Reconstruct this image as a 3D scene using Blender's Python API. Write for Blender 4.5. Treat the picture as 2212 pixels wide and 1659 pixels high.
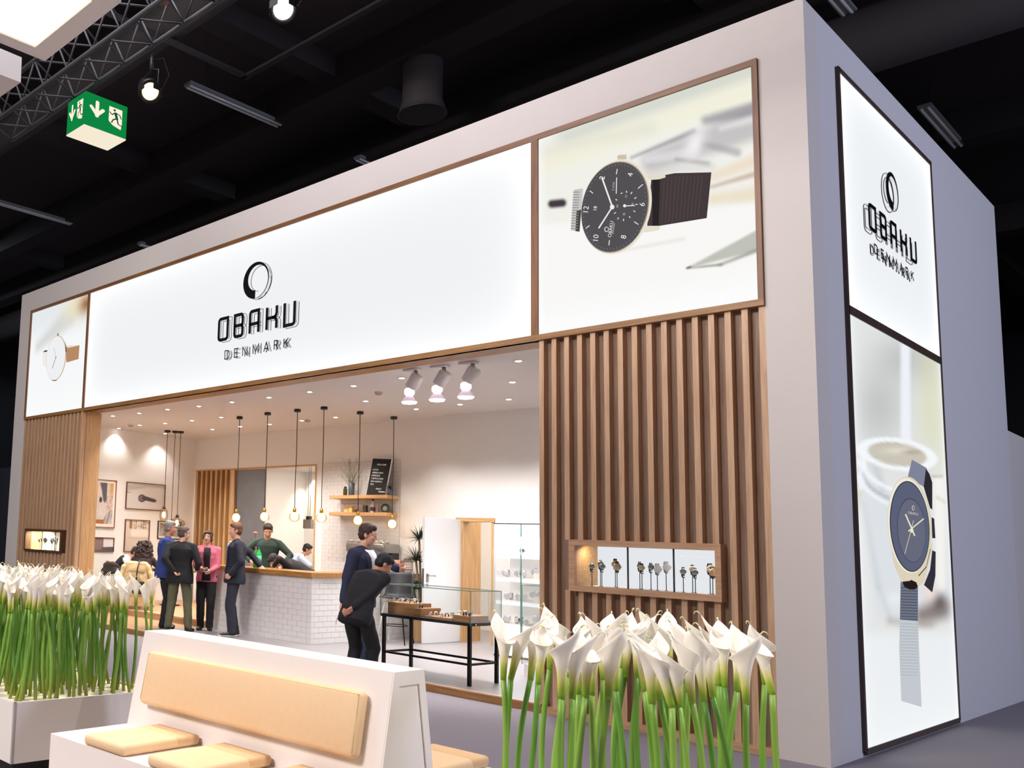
import bpy, bmesh, math, random
from mathutils import Vector, Matrix
random.seed(11)
R = math.radians
PI = math.pi
for o in list(bpy.data.objects): bpy.data.objects.remove(o)
SC = bpy.context.scene
COL = SC.collection

# ------------------------------------------------------------------ camera
CAMP = Vector((2.633250, -8.790850, 1.615586))
FOC, CX, CY = 1952.5801, -709.93015, 108.54579
def cambase(yaw, pitch, roll):
    cy, sy, cp, sp = math.cos(yaw), math.sin(yaw), math.cos(pitch), math.sin(pitch)
    f = Vector((sy*cp, cy*cp, sp)); r = Vector((cy, -sy, 0)); u = r.cross(f)
    return (math.cos(roll)*r + math.sin(roll)*u), (-math.sin(roll)*r + math.cos(roll)*u), f
CR, CU, CD = cambase(R(-52.02879252), R(6.51443401), R(2.49613261))
cam = bpy.data.cameras.new('camera')
camo = bpy.data.objects.new('camera', cam); COL.objects.link(camo)
camo.matrix_world = Matrix(((CR.x, CU.x, -CD.x, CAMP.x), (CR.y, CU.y, -CD.y, CAMP.y), (CR.z, CU.z, -CD.z, CAMP.z), (0, 0, 0, 1)))
cam.sensor_fit = 'HORIZONTAL'; cam.sensor_width = 36
cam.lens = FOC/2212*36
cam.shift_x = -CX/2212; cam.shift_y = CY/2212
cam.clip_start = .05; cam.clip_end = 200
SC.camera = camo
def prj(v):
    w = Vector(v)-CAMP; z = w.dot(CD); return (1106+CX+FOC*w.dot(CR)/z, 829.5+CY-FOC*w.dot(CU)/z)
# the survey of the stand was taken from the photograph: a pixel of it meets a known wall, floor or ceiling plane here
def ray(px, py): return CD + CR*((px-1106-CX)/FOC) - CU*((py-829.5-CY)/FOC)
def onx(px, py, X): w = ray(px, py); return CAMP + w*((X-CAMP.x)/w.x)
def ony(px, py, Y): w = ray(px, py); return CAMP + w*((Y-CAMP.y)/w.y)
def onz(px, py, Z): w = ray(px, py); return CAMP + w*((Z-CAMP.z)/w.z)

# ------------------------------------------------------------------ world, lights, exposure
SC.view_settings.view_transform = 'Standard'
SC.view_settings.look = 'None'
SC.view_settings.gamma = 1
SC.view_settings.use_curve_mapping = False
SC.view_settings.exposure = 0.0
W = bpy.data.worlds.new('hall_dark'); SC.world = W; W.use_nodes = True
W.node_tree.nodes['Background'].inputs[0].default_value = (.8, .74, .76, 1)
W.node_tree.nodes['Background'].inputs[1].default_value = .2

def light(kind, name, loc, target, energy, color, size=1, size_y=None, angle=60, blend=.5, radius=.05):
    l = bpy.data.lights.new(name, kind); l.energy = energy; l.color = color
    if kind == 'AREA':
        l.size = size
        if size_y: l.shape = 'RECTANGLE'; l.size_y = size_y
    if kind == 'SPOT':
        l.spot_size = R(angle); l.spot_blend = blend; l.shadow_soft_size = radius
    if kind == 'POINT': l.shadow_soft_size = radius
    o = bpy.data.objects.new(name, l); COL.objects.link(o); o.location = loc
    if target is not None:
        o.rotation_euler = (Vector(target)-Vector(loc)).to_track_quat('-Z', 'Y').to_euler()
    return o
# floodlights of the trade hall, high over the aisles, plus two added fill lights
light('AREA', 'hall_light', (-2.8, -14, 8.7), (-1.5, 0, 3.0), 1650, (1, .925, .885), 3)
light('AREA', 'hall_light', (-11, -13, 8.7), (-11, 0, 3.0), 260, (1, .95, .94), 2.5)
light('SPOT', 'aisle_light', (-4.2, -13.0, 5.6), (-1.5, -5.3, .5), 200, (1, .88, .78), angle=26, blend=.6, radius=.2)  # added fill from behind the camera, brightens only the bench front
light('AREA', 'hall_light', (-24, 0, 9.2), (-24, 4, 0), 500, (.8, .85, 1), 3)  # added fill, lifts the dark hall beyond the left end
light('AREA', 'hall_light', (15, 2, 8.0), (0, 3.5, 2.5), 1250, (.70, .75, 1), 2.5)
light('AREA', 'hall_light', (-4, -5.5, 8.8), (-4, -4.5, 0), 420, (.95, .9, 1), 3)
# lamps over the seats in the aisle
light('SPOT', 'aisle_light', (-2.6, -3.8, 6.0), (-1.3, -5.6, .5), 430, (1, .84, .60), angle=50, blend=.6, radius=.15)
light('SPOT', 'aisle_light', (-4.5, -3.75, 6.0), (-3.6, -5.2, .9), 1200, (1, .84, .62), angle=50, blend=.6, radius=.15)
light('SPOT', 'aisle_light', (3.8, -4.2, 6.0), (1.2, -5.0, 1.0), 1000, (1, .93, .82), angle=50, blend=.6, radius=.15)

# ------------------------------------------------------------------ materials
def lin(c):
    if isinstance(c, str):
        c = c.lstrip('#'); c = [int(c[i:i+2], 16)/255 for i in (0, 2, 4)]
    return tuple((x/12.92 if x <= .04045 else ((x+.055)/1.055)**2.4) for x in c[:3])
_M = {}
def node(nt, t, **kw):
    n = nt.nodes.new(t)
    for k, v in kw.items(): setattr(n, k, v)
    return n
def mat(name, col, rough=.6, metal=0, vary=.06, scale=8, bump=0, bscale=60, emis=0, ecol=None, spec=.5, sheen=0, trans=0, alpha=1):
    if name in _M: return _M[name]
    m = bpy.data.materials.new(name); m.use_nodes = True; nt = m.node_tree; b = nt.nodes['Principled BSDF']; L = nt.links.new
    c = lin(col)
    b.inputs['Roughness'].default_value = rough; b.inputs['Metallic'].default_value = metal
    b.inputs['Specular IOR Level'].default_value = spec
    if sheen: b.inputs['Sheen Weight'].default_value = sheen
    if trans: b.inputs['Transmission Weight'].default_value = trans
    tc = node(nt, 'ShaderNodeTexCoord')
    nz = node(nt, 'ShaderNodeTexNoise'); nz.inputs['Scale'].default_value = scale; nz.inputs['Detail'].default_value = 3
    L(tc.outputs['Object'], nz.inputs['Vector'])
    mx = node(nt, 'ShaderNodeMix', data_type='RGBA')
    mx.inputs[6].default_value = tuple(x*(1-vary) for x in c)+(1,); mx.inputs[7].default_value = tuple(min(1, x*(1+vary)) for x in c)+(1,)
    L(nz.outputs[0], mx.inputs[0]); L(mx.outputs[2], b.inputs['Base Color'])
    if bump:
        n2 = node(nt, 'ShaderNodeTexNoise'); n2.inputs['Scale'].default_value = bscale; n2.inputs['Detail'].default_value = 2
        L(tc.outputs['Object'], n2.inputs['Vector'])
        bp = node(nt, 'ShaderNodeBump'); bp.inputs['Strength'].default_value = bump; bp.inputs['Distance'].default_value = .01
        L(n2.outputs[0], bp.inputs['Height']); L(bp.outputs[0], b.inputs['Normal'])
    if emis:
        b.inputs['Emission Color'].default_value = lin(ecol or col)+(1,); b.inputs['Emission Strength'].default_value = emis
    _M[name] = m
    return m
def wood(name, c1, c2, axis='Z', rough=.45, scale=3.0):
    if name in _M: return _M[name]
    m = bpy.data.materials.new(name); m.use_nodes = True; nt = m.node_tree; b = nt.nodes['Principled BSDF']; L = nt.links.new
    tc = node(nt, 'ShaderNodeTexCoord'); oi = node(nt, 'ShaderNodeObjectInfo')
    add = node(nt, 'ShaderNodeVectorMath', operation='ADD'); mul = node(nt, 'ShaderNodeMath', operation='MULTIPLY'); mul.inputs[1].default_value = 37.0
    L(oi.outputs['Random'], mul.inputs[0]); L(tc.outputs['Object'], add.inputs[0]); L(mul.outputs[0], add.inputs[1])
    mp = node(nt, 'ShaderNodeMapping'); s = [12, 12, 12]; s['XYZ'.index(axis)] = .7
    mp.inputs['Scale'].default_value = s
    L(add.outputs[0], mp.inputs[0])
    nz = node(nt, 'ShaderNodeTexNoise'); nz.inputs['Scale'].default_value = scale; nz.inputs['Detail'].default_value = 6; nz.inputs['Distortion'].default_value = .6
    L(mp.outputs[0], nz.inputs['Vector'])
    cr = node(nt, 'ShaderNodeValToRGB'); cr.color_ramp.elements[0].color = lin(c1)+(1,); cr.color_ramp.elements[1].color = lin(c2)+(1,)
    cr.color_ramp.elements[0].position = .32; cr.color_ramp.elements[1].position = .68
    L(nz.outputs[0], cr.inputs[0]); L(cr.outputs[0], b.inputs['Base Color'])
    b.inputs['Roughness'].default_value = rough
    bp = node(nt, 'ShaderNodeBump'); bp.inputs['Strength'].default_value = .15; bp.inputs['Distance'].default_value = .004
    L(nz.outputs[0], bp.inputs['Height']); L(bp.outputs[0], b.inputs['Normal'])
    _M[name] = m
    return m
def glow(name, col, strength=1.0, attr=None):
    if name in _M: return _M[name]
    m = bpy.data.materials.new(name); m.use_nodes = True; nt = m.node_tree; nt.nodes.clear()
    e = node(nt, 'ShaderNodeEmission'); o = node(nt, 'ShaderNodeOutputMaterial')
    e.inputs[0].default_value = lin(col)+(1,); e.inputs[1].default_value = strength
    if attr:
        a = node(nt, 'ShaderNodeVertexColor', layer_name=attr); nt.links.new(a.outputs[0], e.inputs[0])
    nt.links.new(e.outputs[0], o.inputs[0]); _M[name] = m
    return m
def glass(name, tint=(.93, .97, .95), gloss=.12, rough=.02):
    if name in _M: return _M[name]
    m = bpy.data.materials.new(name); m.use_nodes = True; nt = m.node_tree; nt.nodes.clear(); L = nt.links.new
    t = node(nt, 'ShaderNodeBsdfTransparent'); t.inputs[0].default_value = tint+(1,)
    g = node(nt, 'ShaderNodeBsdfGlossy'); g.inputs['Roughness'].default_value = rough
    lw = node(nt, 'ShaderNodeLayerWeight'); lw.inputs[0].default_value = .3
    mm = node(nt, 'ShaderNodeMath', operation='MULTIPLY'); mm.inputs[1].default_value = gloss*5
    L(lw.outputs['Fresnel'], mm.inputs[0])
    mx = node(nt, 'ShaderNodeMixShader'); o = node(nt, 'ShaderNodeOutputMaterial')
    L(mm.outputs[0], mx.inputs[0]); L(t.outputs[0], mx.inputs[1]); L(g.outputs[0], mx.inputs[2]); L(mx.outputs[0], o.inputs[0])
    _M[name] = m
    return m
def vcol(name, attr, rough=.5, transl=0):
    if name in _M: return _M[name]
    m = bpy.data.materials.new(name); m.use_nodes = True; nt = m.node_tree; b = nt.nodes['Principled BSDF']
    a = node(nt, 'ShaderNodeVertexColor', layer_name=attr); nt.links.new(a.outputs[0], b.inputs['Base Color'])
    b.inputs['Roughness'].default_value = rough
    if transl:
        t = node(nt, 'ShaderNodeBsdfTranslucent'); nt.links.new(a.outputs[0], t.inputs[0])
        mx = node(nt, 'ShaderNodeMixShader'); mx.inputs[0].default_value = transl
        nt.links.new(b.outputs[0], mx.inputs[1]); nt.links.new(t.outputs[0], mx.inputs[2])
        nt.links.new(mx.outputs[0], nt.nodes['Material Output'].inputs[0])
    _M[name] = m
    return m

MW = mat('white_paint', '#d9d2cd', .75, vary=.015)
MWS = mat('white_lacquer', '#ece6e2', .35, vary=.01)
MIN = mat('cream_wall_paint', '#eae6e2', .85, vary=.015)
MCE = mat('ceiling_paint', '#dad3d0', .85, vary=.01)
OAK = wood('oak_upright', '#bd9674', '#d6b08c', 'Z')
OAKX = wood('oak_lengthwise', '#bd9270', '#d4aa85', 'X')
OAKY = wood('oak_cross', '#b98a66', '#d2a47e', 'Y')
OAKD = wood('oak_dark', '#5d4330', '#7a5a40', 'Z', rough=.35)
OAKL = wood('oak_honey', '#b58a58', '#d0a674', 'X')
OAKLZ = wood('oak_honey_upright', '#b0875a', '#cca676', 'Z')
OAKP = wood('oak_plinth', '#976c44', '#b88a5a', 'X')
OAKF = wood('oak_floor', '#9a7656', '#b8906b', 'X', rough=.4)
OAKT = wood('oak_trim_dark', '#4a3524', '#6b4a30', 'X')
BLK = mat('black_metal', '#141214', .4, .6, vary=.1)
BLKP = mat('black_plastic', '#1b1a1c', .45, vary=.1)
CHR = mat('chrome', '#c9c9cc', .18, 1, vary=.02)
STL = mat('brushed_steel', '#9b9a98', .35, 1, vary=.05)
BRASS = mat('brass', '#b98a45', .3, 1, vary=.05)
TILE = mat('white_tile', '#dad6d4', .22, vary=.03)
GROUT = mat('grout', '#bdb5b0', .9, vary=.05)
GLS = glass('clear_glass', (.985, .992, .988), .06)
GLE = mat('glass_edge_green', '#5d8378', .2, vary=.05)
LEAF = mat('dark_leaf', '#2c3a26', .5, vary=.25, scale=20)

# ------------------------------------------------------------------ mesh helpers
class MB:
    def __init__(s): s.v = []; s.f = []; s.sm = []
    def add(s, vs, fs, smooth=False):
        n = len(s.v); s.v += [tuple(v) for v in vs]; s.f += [tuple(i+n for i in f) for f in fs]; s.sm += [smooth]*len(fs)
    def box(s, x0, y0, z0, x1, y1, z1, bev=0):
        if bev:
            b = bev; pts = []
            bm = bmesh.new(); bmesh.ops.create_cube(bm, size=1)
            for v in bm.verts: v.co = Vector(((x0+x1)/2+v.co.x*(x1-x0), (y0+y1)/2+v.co.y*(y1-y0), (z0+z1)/2+v.co.z*(z1-z0)))
            bmesh.ops.bevel(bm, geom=bm.edges[:], offset=b, segments=2, affect='EDGES', profile=.5)
            bm.verts.index_update(); s.add([v.co[:] for v in bm.verts], [[v.index for v in f.verts] for f in bm.faces], bev > .01); bm.free()
            return s
        v = [(x0, y0, z0), (x1, y0, z0), (x1, y1, z0), (x0, y1, z0), (x0, y0, z1), (x1, y0, z1), (x1, y1, z1), (x0, y1, z1)]
        s.add(v, [(0, 3, 2, 1), (4, 5, 6, 7), (0, 1, 5, 4), (1, 2, 6, 5), (2, 3, 7, 6), (3, 0, 4, 7)]); return s
    def hexa(s, v): s.add(v, [(0, 3, 2, 1), (4, 5, 6, 7), (0, 1, 5, 4), (1, 2, 6, 5), (2, 3, 7, 6), (3, 0, 4, 7)]); return s
    def tube(s, pts, r, n=8, cap=True):
        pts = [Vector(p) for p in pts]; rs = r if isinstance(r, (list, tuple)) else [r]*len(pts)
        rings = []; ref = None
        for i, p in enumerate(pts):
            d = (pts[min(i+1, len(pts)-1)]-pts[max(i-1, 0)]).normalized()
            if ref is None: ref = Vector((1, 0, 0)) if abs(d.x) < .8 else Vector((0, 1, 0))
            a = (ref - d*ref.dot(d)).normalized(); b = d.cross(a); ref = a
            rings.append([p+(a*math.cos(2*PI*k/n)+b*math.sin(2*PI*k/n))*rs[i] for k in range(n)])
        vs = [q for ring in rings for q in ring]; fs = []
        for i in range(len(pts)-1):
            for k in range(n): fs.append((i*n+k, i*n+(k+1) % n, (i+1)*n+(k+1) % n, (i+1)*n+k))
        if cap: fs.append(tuple(range(n))[::-1]); fs.append(tuple((len(pts)-1)*n+k for k in range(n)))
        s.add(vs, fs, n > 5); return s
    def lathe(s, prof, c=(0, 0, 0), n=20, axis=(0, 0, 1)):
        q = Vector((0, 0, 1)).rotation_difference(Vector(axis)); c = Vector(c)
        vs = []
        for r_, z in prof:
            for k in range(n): vs.append(c+q @ Vector((r_*math.cos(2*PI*k/n), r_*math.sin(2*PI*k/n), z)))
        fs = []
        for i in range(len(prof)-1):
            for k in range(n): fs.append((i*n+k, i*n+(k+1) % n, (i+1)*n+(k+1) % n, (i+1)*n+k))
        if prof[0][0] > 1e-4: fs.append(tuple(range(n))[::-1])
        if prof[-1][0] > 1e-4: fs.append(tuple((len(prof)-1)*n+k for k in range(n)))
        s.add(vs, fs, True); return s
    def ball(s, c, r, n=12, m=8, sc=(1, 1, 1)):
        c = Vector(c); vs = [c+Vector((0, 0, -r*sc[2]))]; fs = []
        for i in range(1, m):
            t = -PI/2+PI*i/m
            for k in range(n): vs.append(c+Vector((r*sc[0]*math.cos(t)*math.cos(2*PI*k/n), r*sc[1]*math.cos(t)*math.sin(2*PI*k/n), r*sc[2]*math.sin(t))))
        vs.append(c+Vector((0, 0, r*sc[2])))
        for k in range(n): fs.append((0, 1+(k+1) % n, 1+k))
        for i in range(m-2):
            for k in range(n): a = 1+i*n+k; b = 1+i*n+(k+1) % n; fs.append((a, b, b+n, a+n))
        for k in range(n): fs.append((len(vs)-1, 1+(m-2)*n+k, 1+(m-2)*n+(k+1) % n))
        s.add(vs, fs, True); return s
    def prism(s, poly, off):
        n = len(poly); off = Vector(off); vs = [Vector(p) for p in poly]+[Vector(p)+off for p in poly]
        fs = [tuple(range(n))[::-1], tuple(range(n, 2*n))]+[(i, (i+1) % n, n+(i+1) % n, n+i) for i in range(n)]
        s.add(vs, fs); return s
    def mesh(s, name):
        me = bpy.data.meshes.new(name); me.from_pydata(s.v, [], s.f); me.update()
        bm = bmesh.new(); bm.from_mesh(me); bmesh.ops.recalc_face_normals(bm, faces=bm.faces[:]); bm.to_mesh(me); bm.free()
        for p, q in zip(me.polygons, s.sm): p.use_smooth = q
        return me
    def obj(s, name, m, parent=None, **kw): return link(name, s.mesh(name), m, parent, **kw)
def link(name, me, m, parent=None, label=None, cat=None, group=None, kind=None, loc=None, rot=None):
    o = bpy.data.objects.new(name, me); COL.objects.link(o)
    if m is not None and me is not None and not me.materials: me.materials.append(m)
    if parent is not None: o.parent = parent
    return tag(o, label, cat, group, kind, loc, rot)
def tag(o, label=None, cat=None, group=None, kind=None, loc=None, rot=None):
    if label: o['label'] = label
    if cat: o['category'] = cat
    if group: o['group'] = group
    if kind: o['kind'] = kind
    if loc is not None: o.location = loc
    if rot is not None: o.rotation_euler = rot
    return o
def thing(name, label, cat, loc=(0, 0, 0), rz=0, group=None):
    o = bpy.data.objects.new(name, None); COL.objects.link(o); o.empty_display_size = .1
    return tag(o, label, cat, group, None, loc, (0, 0, rz))
def dup(root, loc, rot=(0, 0, 0), label=None, scale=None, group=None):
    r_ = root.copy(); COL.objects.link(r_); r_.location = loc; r_.rotation_euler = rot
    if scale: r_.scale = scale
    if label: r_['label'] = label
    if group: r_['group'] = group
    for ch in root.children:
        c = ch.copy(); COL.objects.link(c); c.parent = r_
        for g in ch.children:
            e = g.copy(); COL.objects.link(e); e.parent = c
    return r_
def struct(name, mb, m, parent=None):
    return mb.obj(name, m, parent, kind=None if parent else 'structure')
# ------------------------------------------------------------------ the stand: shell
F = .087            # top of the raised floor
ZC = 3.93           # ceiling of the stand
YB = 4.46           # rear wall
XW = -13.85         # left wall
# hall floor
hf = mat('hall_carpet', '#938b90', .95, vary=.12, scale=60, bump=.25, bscale=300)
struct('floor', MB().box(-40, -30, -.1, 30, 40, 0), hf)
fl = mat('vinyl_floor', '#8c8788', .38, vary=.06, scale=5)
struct('floor_platform', MB().box(-9.7, 0.02, 0.002, -2.45, YB+2.6, F).box(-13.85, YB+.01, .002, -9.7, YB+2.6, F), fl)
pf = struct('floor_seating', MB().box(-13.85, .02, .002, -9.7, 1.38, F-.014), OAKT)
for i in range(9):
    for j in range(2):
        y0 = .022+i*.151
        x0 = -13.84+j*2.1-(.6 if i % 2 and j else 0)
        x1 = -11.76-(.6 if i % 2 else 0) if j == 0 else -9.702
        MB().box(x0, y0, F-.014, x1, y0+.147, F).obj('plank', OAKF, pf)
ps = struct('floor_step', MB().box(-13.85, 1.38, .002, -9.55, YB, .195), OAKF)
MB().box(-13.85, 1.355, .087, -9.55, 1.38, .185).obj('riser', OAKF, ps)
MB().box(-13.85, 1.35, .185, -9.55, 1.45, .21).obj('nosing', OAKX, ps)
struct('trim_platform', MB().box(-13.95, -.012, 0, -2.5, .02, .075), wood('oak_edge', '#8a6238', '#a97c4a', 'X')).location = (0, 0, 0)
struct('trim_platform_cap', MB().box(-11.7, -.02, .075, -2.5, .03, .09), OAKX)

# outer shell: two piers, top band, backing of the light boxes
sh = MB()
sh.box(-.37, 0, 0, 0, .32, 6.176); sh.box(-14.43, 0, 0, -13.95, .32, 6.176); sh.box(-14.43, 0, 6.176, 0, .32, 6.6)
wf = struct('wall_front', sh, MW)
struct('wall_front_backing', MB().box(-13.95, .06, 3.93, -.37, .32, 6.176), MW)
struct('wall_right', MB().box(-.25, .32, 0, 0, 7.17, 6.6), mat('cool_white_paint', '#d6d4d6', .8, vary=.015))
struct('wall_low', MB().box(-.25, 7.17, 0, -.02, 14, 3.52), MWS)
struct('wall_outer_left', MB().box(-14.43, .32, 0, -14.2, 7.17, 6.6), MW)
struct('wall_rear_upper', MB().box(-14.2, 7.0, 0, -.25, 7.17, 6.6), MW)
# interior walls
struct('wall_left', MB().box(-13.99, .32, 0, XW, 7, ZC), MIN)
bw = MB()
bw.box(XW, YB, .0, -13.8, YB+.14, ZC)
bw.box(-13.8, YB, 3.18, -9.97, YB+.14, ZC)
bw.box(-13.8, YB, 0, -9.97, YB+.14, 1.0)
bw.box(-9.97, YB, 0, -6.55, YB+.14, ZC)
bw.box(-6.55, YB, 2.09, -5.95, YB+.14, ZC)
bw.box(-5.95, YB, 0, -2.5, YB+.14, ZC)
struct('wall_back', bw, MIN)
struct('wall_inner_right', MB().box(-2.5, .32, 0, -2.42, YB, ZC), MIN)
struct('ceiling', MB().box(XW, .3, ZC, -2.42, YB+.1, ZC+.12), MCE)
struct('trim_soffit', MB().box(-13.95, 0, 3.872, -2.5, .34, 3.93), wood('oak_soffit', '#8a5f38', '#a87645', 'X'))
# back room seen through the wide opening
struct('wall_backroom', MB().box(-13.99, 7.0-.1, 0, -5.2, 7.0, 3.3), MIN)
struct('ceiling_backroom', MB().box(-14, YB+.14, 3.3, -5.2, 7, 3.4), MCE)
struct('wall_corridor', MB().box(-5.3, YB+.14, 0, -5.2, 6.9, 3.3), MIN)
struct('wall_grey', MB().box(-12.75, YB+.14, 0, -12.66, 5.62, 3.3), mat('grey_plaster', '#77757a', .8, vary=.25, scale=2.5))
wp = MB(); wp.box(-12.9, 5.62, 0, -12.63, 6.9, 3.3)
struct('wall_partition', wp, MIN)
# wooden lining of the opening
t = MB(); t.box(-13.8, YB-.012, 3.165, -9.95, YB+.16, 3.195); t.box(-9.985, YB-.012, 1.0, -9.95, YB+.16, 3.17)
struct('trim_opening', t, OAKL)
# slat screen in the opening
scr = thing('slat_screen', 'honey oak slat screen filling the left of the wide opening in the rear wall', 'screen', (-13.8, YB, F))
sb = MB().box(0, .11, .12, 1.32, .13, 3.075).obj('backing', OAKD, scr)
sl = MB().box(0, 0, .12, .06, .11, 3.075).mesh('slat_mesh')
for i in range(8): link('slat', sl, OAKLZ, scr, loc=(i*.172+.01, 0, 0))
# jamb lining at the left of the opening
struct('trim_jamb_left', MB().box(-11.74, -.012, F, -11.706, .42, 3.875), OAKL if False else wood('oak_jamb', '#b98f62', '#d3ab7c', 'Z'))
struct('wall_jamb_left', MB().box(-13.85, .34, 0, -11.74, .42, ZC), MIN)

# slatted facade panels
def slat_panel(x0, x1, n, label, dark, wsl, niche):
    t = thing('slat_facade', label, 'wall panel', (x0, 0, 0))
    w = x1-x0
    nx0, nx1, nz0, nz1 = niche
    b = MB(); yb0, yb1 = .075, .095
    b.box(0, yb0, .07, nx0, yb1, 3.9); b.box(nx1, yb0, .07, w, yb1, 3.9); b.box(nx0, yb0, .07, nx1, yb1, nz0); b.box(nx0, yb0, nz1, nx1, yb1, 3.9)
    b.obj('backing', dark, t)
    pitch = (w-wsl)/(n-1)
    full = MB().box(0, 0, .07, wsl, .078, 3.9).mesh('slat_full'); up = MB().box(0, 0, nz1, wsl, .078, 3.9).mesh('slat_up'); lo = MB().box(0, 0, .07, wsl, .078, nz0).mesh('slat_low')
    for i in range(n):
        x = i*pitch
        if x+wsl > nx0-.02 and x < nx1+.02:
            link('slat', up, OAK, t, loc=(x, 0, 0)); link('slat', lo, OAK, t, loc=(x, 0, 0))
        else: link('slat', full, OAK, t, loc=(x, 0, 0))
    MB().box(0, -.008, 0, w, .1, .07).obj('base_rail', OAKX, t)
    return t
gl = wood('oak_lacquered', '#8a7160', '#a08775', 'Z', rough=.14)
slat_panel(-2.521, -.37, 16, 'tall slatted oak front with lit watch window, at the right end of the stand', gl, .052, (.345, 1.755, 1.258, 1.764))
slat_panel(-13.95, -11.70, 17, 'slatted oak front with small lit watch window, at the far left end of the stand', gl, .07, (.37, 1.80, 1.225, 1.66))

# ------------------------------------------------------------------ light boxes
def frame_strip(mb, *a): mb.box(*a)
fr = thing('lightbox_frame', 'brown oak frame running round the three front light boxes', 'frame', (0, 0, 0))
m = OAKX
MB().box(-13.95, -.03, 6.117, -.37, .06, 6.176).obj('top_rail', wood('oak_frame', '#6f4a2c', '#91653b', 'X'), fr)
MB().box(-13.95, -.03, 3.872, -.37, .06, 3.931).obj('bottom_rail', wood('oak_frame2', '#8a6238', '#ab7c48', 'X'), fr)
for x0, x1 in ((-13.95, -13.90), (-11.706, -11.648), (-2.60, -2.521), (-.415, -.37)):
    MB().box(x0, -.03, 3.931, x1, .06, 6.117).obj('upright', wood('oak_frame3', '#6f452a', '#8f6036', 'Z'), fr)
sf = thing('lightbox_frame', 'thin dark brown frame round the two light boxes on the side wall', 'frame', (0, 0, 0))
DF = wood('dark_frame', '#3d2f2a', '#54423a', 'Z')
for a in ((.779, .819), (3.846, 3.886)): MB().box(0, a[0], .05, .03, a[1], 6.24).obj('upright', DF, sf)
for a in ((.02, .075), (3.885, 3.965), (6.19, 6.24)): MB().box(0, .80, a[0], .03, 3.866, a[1]).obj('rail', DF, sf)

def paint(name, parent, plane, u0, u1, z0, z1, nu, nz, fn, off):
    vs, cs, fs = [], [], []
    for j in range(nz+1):
        for i in range(nu+1):
            u, v = i/nu, j/nz
            a, z = u0+(u1-u0)*u, z0+(z1-z0)*v
            vs.append((a, off, z) if plane == 'y' else (off, a, z)); cs.append(fn(u, v))
    for j in range(nz):
        for i in range(nu):
            q = j*(nu+1)+i; fs.append((q, q+1, q+nu+2, q+nu+1))
    me = bpy.data.meshes.new(name); me.from_pydata(vs, [], fs)
    ca = me.color_attributes.new('paint', 'FLOAT_COLOR', 'POINT')
    for k, c in enumerate(cs): ca.data[k].color = (c[0], c[1], c[2], 1)
    return link(name, me, glow('backlit_print', '#ffffff', 1.0, 'paint'), parent)
def sst(a, b, x):
    t = max(0, min(1, (x-a)/(b-a))) if a != b else float(x > a)
    return t*t*(3-2*t)
def mixc(a, b, t): return tuple(x+(y-x)*t for x, y in zip(a, b))
def seg(u, v, x0, y0, x1, y1, w0, w1=None, soft=.03):
    """soft stroke: 1 inside a tapered line, 0 outside"""
    w1 = w0 if w1 is None else w1
    dx, dy = x1-x0, y1-y0; t = max(0, min(1, ((u-x0)*dx+(v-y0)*dy)/(dx*dx+dy*dy)))
    d = math.hypot(u-x0-dx*t, v-y0-dy*t); w = w0+(w1-w0)*t
    return 1-sst(w-soft, w+soft, d)
def blob(u, v, x, y, rx, ry): return math.exp(-(((u-x)/rx)**2+((v-y)/ry)**2))
def edge(u, v, k=.05): return max(0, 1-min(u, 1-u)/k)*.5+max(0, 1-min(v, 1-v)/k)*.7
WHT = lin('#fdfefe')
# big white sign
def f_big(u, v):
    c = lin('#eff1f2'); g = min(1, math.exp(-v*9)+math.exp(-(1-v)*7)*.8+math.exp(-u*40)+math.exp(-(1-u)*40))
    return mixc(c, (1.06, 1.06, 1.08), g)
bs = thing('lettered_sign', 'wide white backlit sign with black ring emblem, OBAKU and DENMARK letters, over the entrance', 'sign', (0, 0, 0))
paint('sign_panel', bs, 'y', -11.648, -2.60, 3.931, 6.117, 90, 30, f_big, -.006)
MB().box(-11.648, -.004, 3.931, -2.60, .055, 6.117).obj('housing', MWS, bs)
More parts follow.
